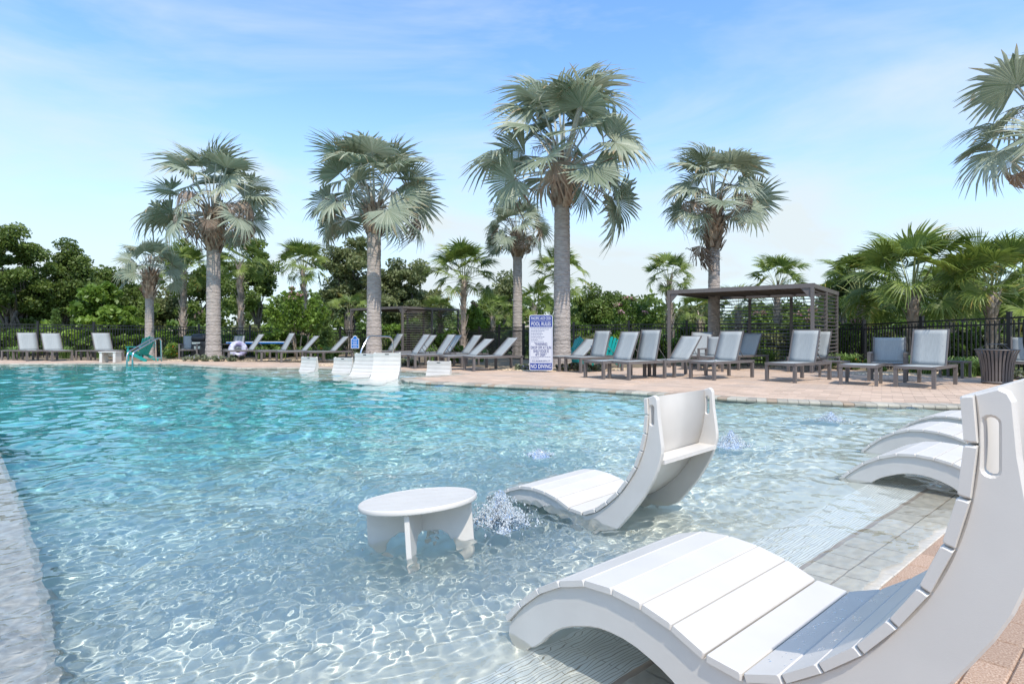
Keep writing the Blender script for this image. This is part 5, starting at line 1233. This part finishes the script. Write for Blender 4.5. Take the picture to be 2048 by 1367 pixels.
def pebbles(label, u, Zd, a, b, n, seed):
    rng = np.random.default_rng(seed); x, y = at(u, Zd); q = MB(); rnd_ = random.Random(seed)
    base = [(1, 0, 0), (.3, .9, .1), (-.8, .6, 0), (-.8, -.6, .05), (.3, -.95, 0), (.25, .3, .75), (-.3, -.2, .8)]
    fs = [(0, 1, 5), (1, 2, 5), (2, 6, 5), (2, 3, 6), (3, 4, 6), (4, 0, 6), (0, 5, 6)]
    for _ in range(n):
        r = math.sqrt(rng.random()); an = rng.random() * 2 * PI; s = rng.uniform(.016, .038); rz = rng.random() * 6; c_, s_ = math.cos(rz), math.sin(rz)
        px, py = math.cos(an) * r * a, math.sin(an) * r * b
        q.add([(px + (v[0] * c_ - v[1] * s_) * s, py + (v[0] * s_ + v[1] * c_) * s, .004 + v[2] * s * .8) for v in base], fs, rnd_.random(), True)
    o = q.ob('pebble_patch', M['pebble'], None, kind='stuff'); o.location = (x, y, 0); o['label'] = label
pebbles('tan river pebbles round the sign and the tallest palm', 1120, 16.9, 2.1, .95, 3200, 1); pebbles('tan river pebbles round the thick palm at the left', 435, 22.7, 1.9, .9, 1800, 2); pebbles('tan river pebbles along the bed left of the bin', 1850, 14.9, 1.9, .55, 2600, 3); pebbles('tan river pebbles below the blue notice sign', 715, 19.2, 1.6, .7, 1500, 4); pebbles('tan river pebbles in the bed below the pergola', 1600, 17.9, 3.2, .5, 2200, 5); pebbles('tan river pebbles along the far left bed', 590, 22.9, 3.0, .5, 1800, 6)
def lily(label, u, Zd, seed, h=.42, n=60, m='lily'):
    rng = np.random.default_rng(seed); x, y = at(u, Zd); V = []; Fc = []; tn = []
    for _ in range(n):
        a = rng.random() * 2 * PI; L_ = h * rng.uniform(.7, 1.3); ox, oy = rng.normal() * .07, rng.normal() * .07; er = np.array([math.cos(a), math.sin(a), 0]); et = np.array([-math.sin(a), math.cos(a), 0]); b = len(V); tt = rng.random()
        for i, (r, z, w) in enumerate(((0, 0, .010), (.16, .62, .012), (.42, .85, .009), (.75, .62, .001))):
            c = np.array([ox, oy, 0]) + er * r * L_ + np.array([0, 0, z * L_]); V += [c - et * w, c + et * w]; tn += [tt, tt]
        for i in range(3): Fc.append((b + i * 2, b + i * 2 + 1, b + i * 2 + 3, b + i * 2 + 2))
    t = thing('lily_clump', label, 'plant', (x, y, 0), group='strappy lilies in the beds'); leaf_ob('leaves', t, V, Fc, tn, M[m])
k = 0
for u, Zd, w in ((1855, 14.7, 'left of the bin under the black fence'), (1895, 14.3, 'closest to the bin'), (1935, 14.0, 'just behind the bin'), (1825, 15.2, 'behind the rightmost lounger legs'), (1700, 17.0, 'at the right pergola post'), (1660, 17.4, 'behind the side table by the pergola'), (1540, 18.4, 'under the pergola front, middle'), (1460, 18.9, 'under the pergola front, left'), (1380, 19.0, 'left of the pergola'), (1960, 14.2, 'half hidden behind the bin'),
                 (560, 23.6, 'behind the far loungers, left'), (610, 23.5, 'behind the far loungers, middle'), (660, 23.4, 'behind the far loungers, right'), (520, 24.0, 'under the games table'), (200, 24.6, 'behind the white bench table'), (130, 24.4, 'behind the second far left lounger'), (30, 24.2, 'by the far left side table'), (340, 24.4, 'left of the grill'), (860, 22.4, 'behind the shaded loungers'), (960, 21.6, 'left of the rules sign')):
    lily('strappy green lily clump ' + w, u, Zd, 700 + k, h=.45 if u > 1600 else .5, n=110); k += 1
shrub('orange tipped bush left of the grill at the far fence', 340, 24.3, 26, 680, 41, M['lime'], 'flowering bushes', leaf=.08, n=900, flowers=M['orange'], zb=0); shrub('orange flowering bush behind the footstool', 1700, 16.6, 42, 716, 42, M['mid'], 'flowering bushes', leaf=.07, n=900, flowers=M['orange'], zb=0); shrub('orange flowering bush behind the armchair', 1745, 15.8, 36, 717, 43, M['mid'], 'flowering bushes', leaf=.07, n=900, flowers=M['orange'], zb=0)
shrub('yellow orange bush behind the shaded loungers left of the blue sign', 655, 23.8, 50, 690, 44, M['lime'], 'flowering bushes', leaf=.07, n=1200, flowers=M['orange'], zb=0); shrub('bush with orange dots behind loungers left of the rules sign', 915, 20.8, 40, 690, 45, M['lime'], 'flowering bushes', leaf=.07, n=1000, flowers=M['orange'], zb=0)

# ------------------------------------------------------------------ bubbling jets
ICO = None
def ico(sub=1):
    bm = bmesh.new(); bmesh.ops.create_icosphere(bm, subdivisions=sub, radius=1); V = np.array([v.co[:] for v in bm.verts]); Fc = np.array([[v.index for v in f.verts] for f in bm.faces]); bm.free(); return V, Fc
IV, IF = ico(1)
def splash(label, c, h, w, n, seed):
    rng = np.random.default_rng(seed); Vs = []; Fs = []; b = 0
    for _ in range(n):
        f = rng.random() ** 1.5; a = rng.random() * 2 * PI; r = w * (abs(rng.normal()) * .42 + .06) * (1.25 - f * .55); z = WZ + h * f * rng.uniform(.5, 1) * math.exp(-(r / w) ** 2 * .9) + rng.normal() * .004
        s = rng.uniform(.0014, .0048) * (1.5 if f < .3 else 1.0); st3 = np.array([1, 1, 1.9]) * s * rng.uniform(.5, 1.6, 3)
        Vs.append(IV * st3 + np.array([c[0] + math.cos(a) * r, c[1] + math.sin(a) * r, max(z, WZ - .003)])); Fs.append(IF + b); b += len(IV)
    # irregular glassy dome under the drops
    nn = 40; na_ = 40; dv = []; 
    for i in range(nn):
        rr = w * .95 * (i / (nn - 1)); 
        for j in range(na_):
            a = 2 * PI * j / na_; zz = WZ - .004 + h * .70 * math.exp(-(rr / (w * .40)) ** 2) * (1 + .5 * math.sin(a * 5 + rr * 60) * math.sin(rr * 90 + a * 3)) + .004 * math.sin(rr * 160 + 3 * math.sin(a * 4)) + rng.normal() * .0035
            dv.append((c[0] + math.cos(a) * rr, c[1] + math.sin(a) * rr, zz if i < nn - 1 else WZ - .02))
    df = np.array([(i * na_ + j, i * na_ + (j + 1) % na_, (i + 1) * na_ + (j + 1) % na_) for i in range(nn - 1) for j in range(na_)] + [(i * na_ + j, (i + 1) * na_ + (j + 1) % na_, (i + 1) * na_ + j) for i in range(nn - 1) for j in range(na_)])
    t = thing('water_jet', label, 'bubbling jet', (0, 0, 0), group='bubbling water jets in the pool')
    link('droplets', mesh_np('droplets', np.concatenate(Vs), np.concatenate(Fs), True, [M['drop']]), t, kind='stuff')
    me = mesh_np('dome', dv, df, True, [M['drop']]); 
    me.materials.clear(); me.materials.append(M['dropglass']); link('dome', me, t)
splash('largest bubbling jet, between the round table and the middle chaise', SPL[0], .19, .19, 2400, 1); splash('bubbling jet right of the middle chaise back', SPL[1], .15, .18, 1300, 2); splash('small far bubbling jet close to the coping at the right', SPL[2], .12, .20, 900, 3); splash('small bubbling jet left of the middle chaise', SPL[3], .06, .13, 250, 4)
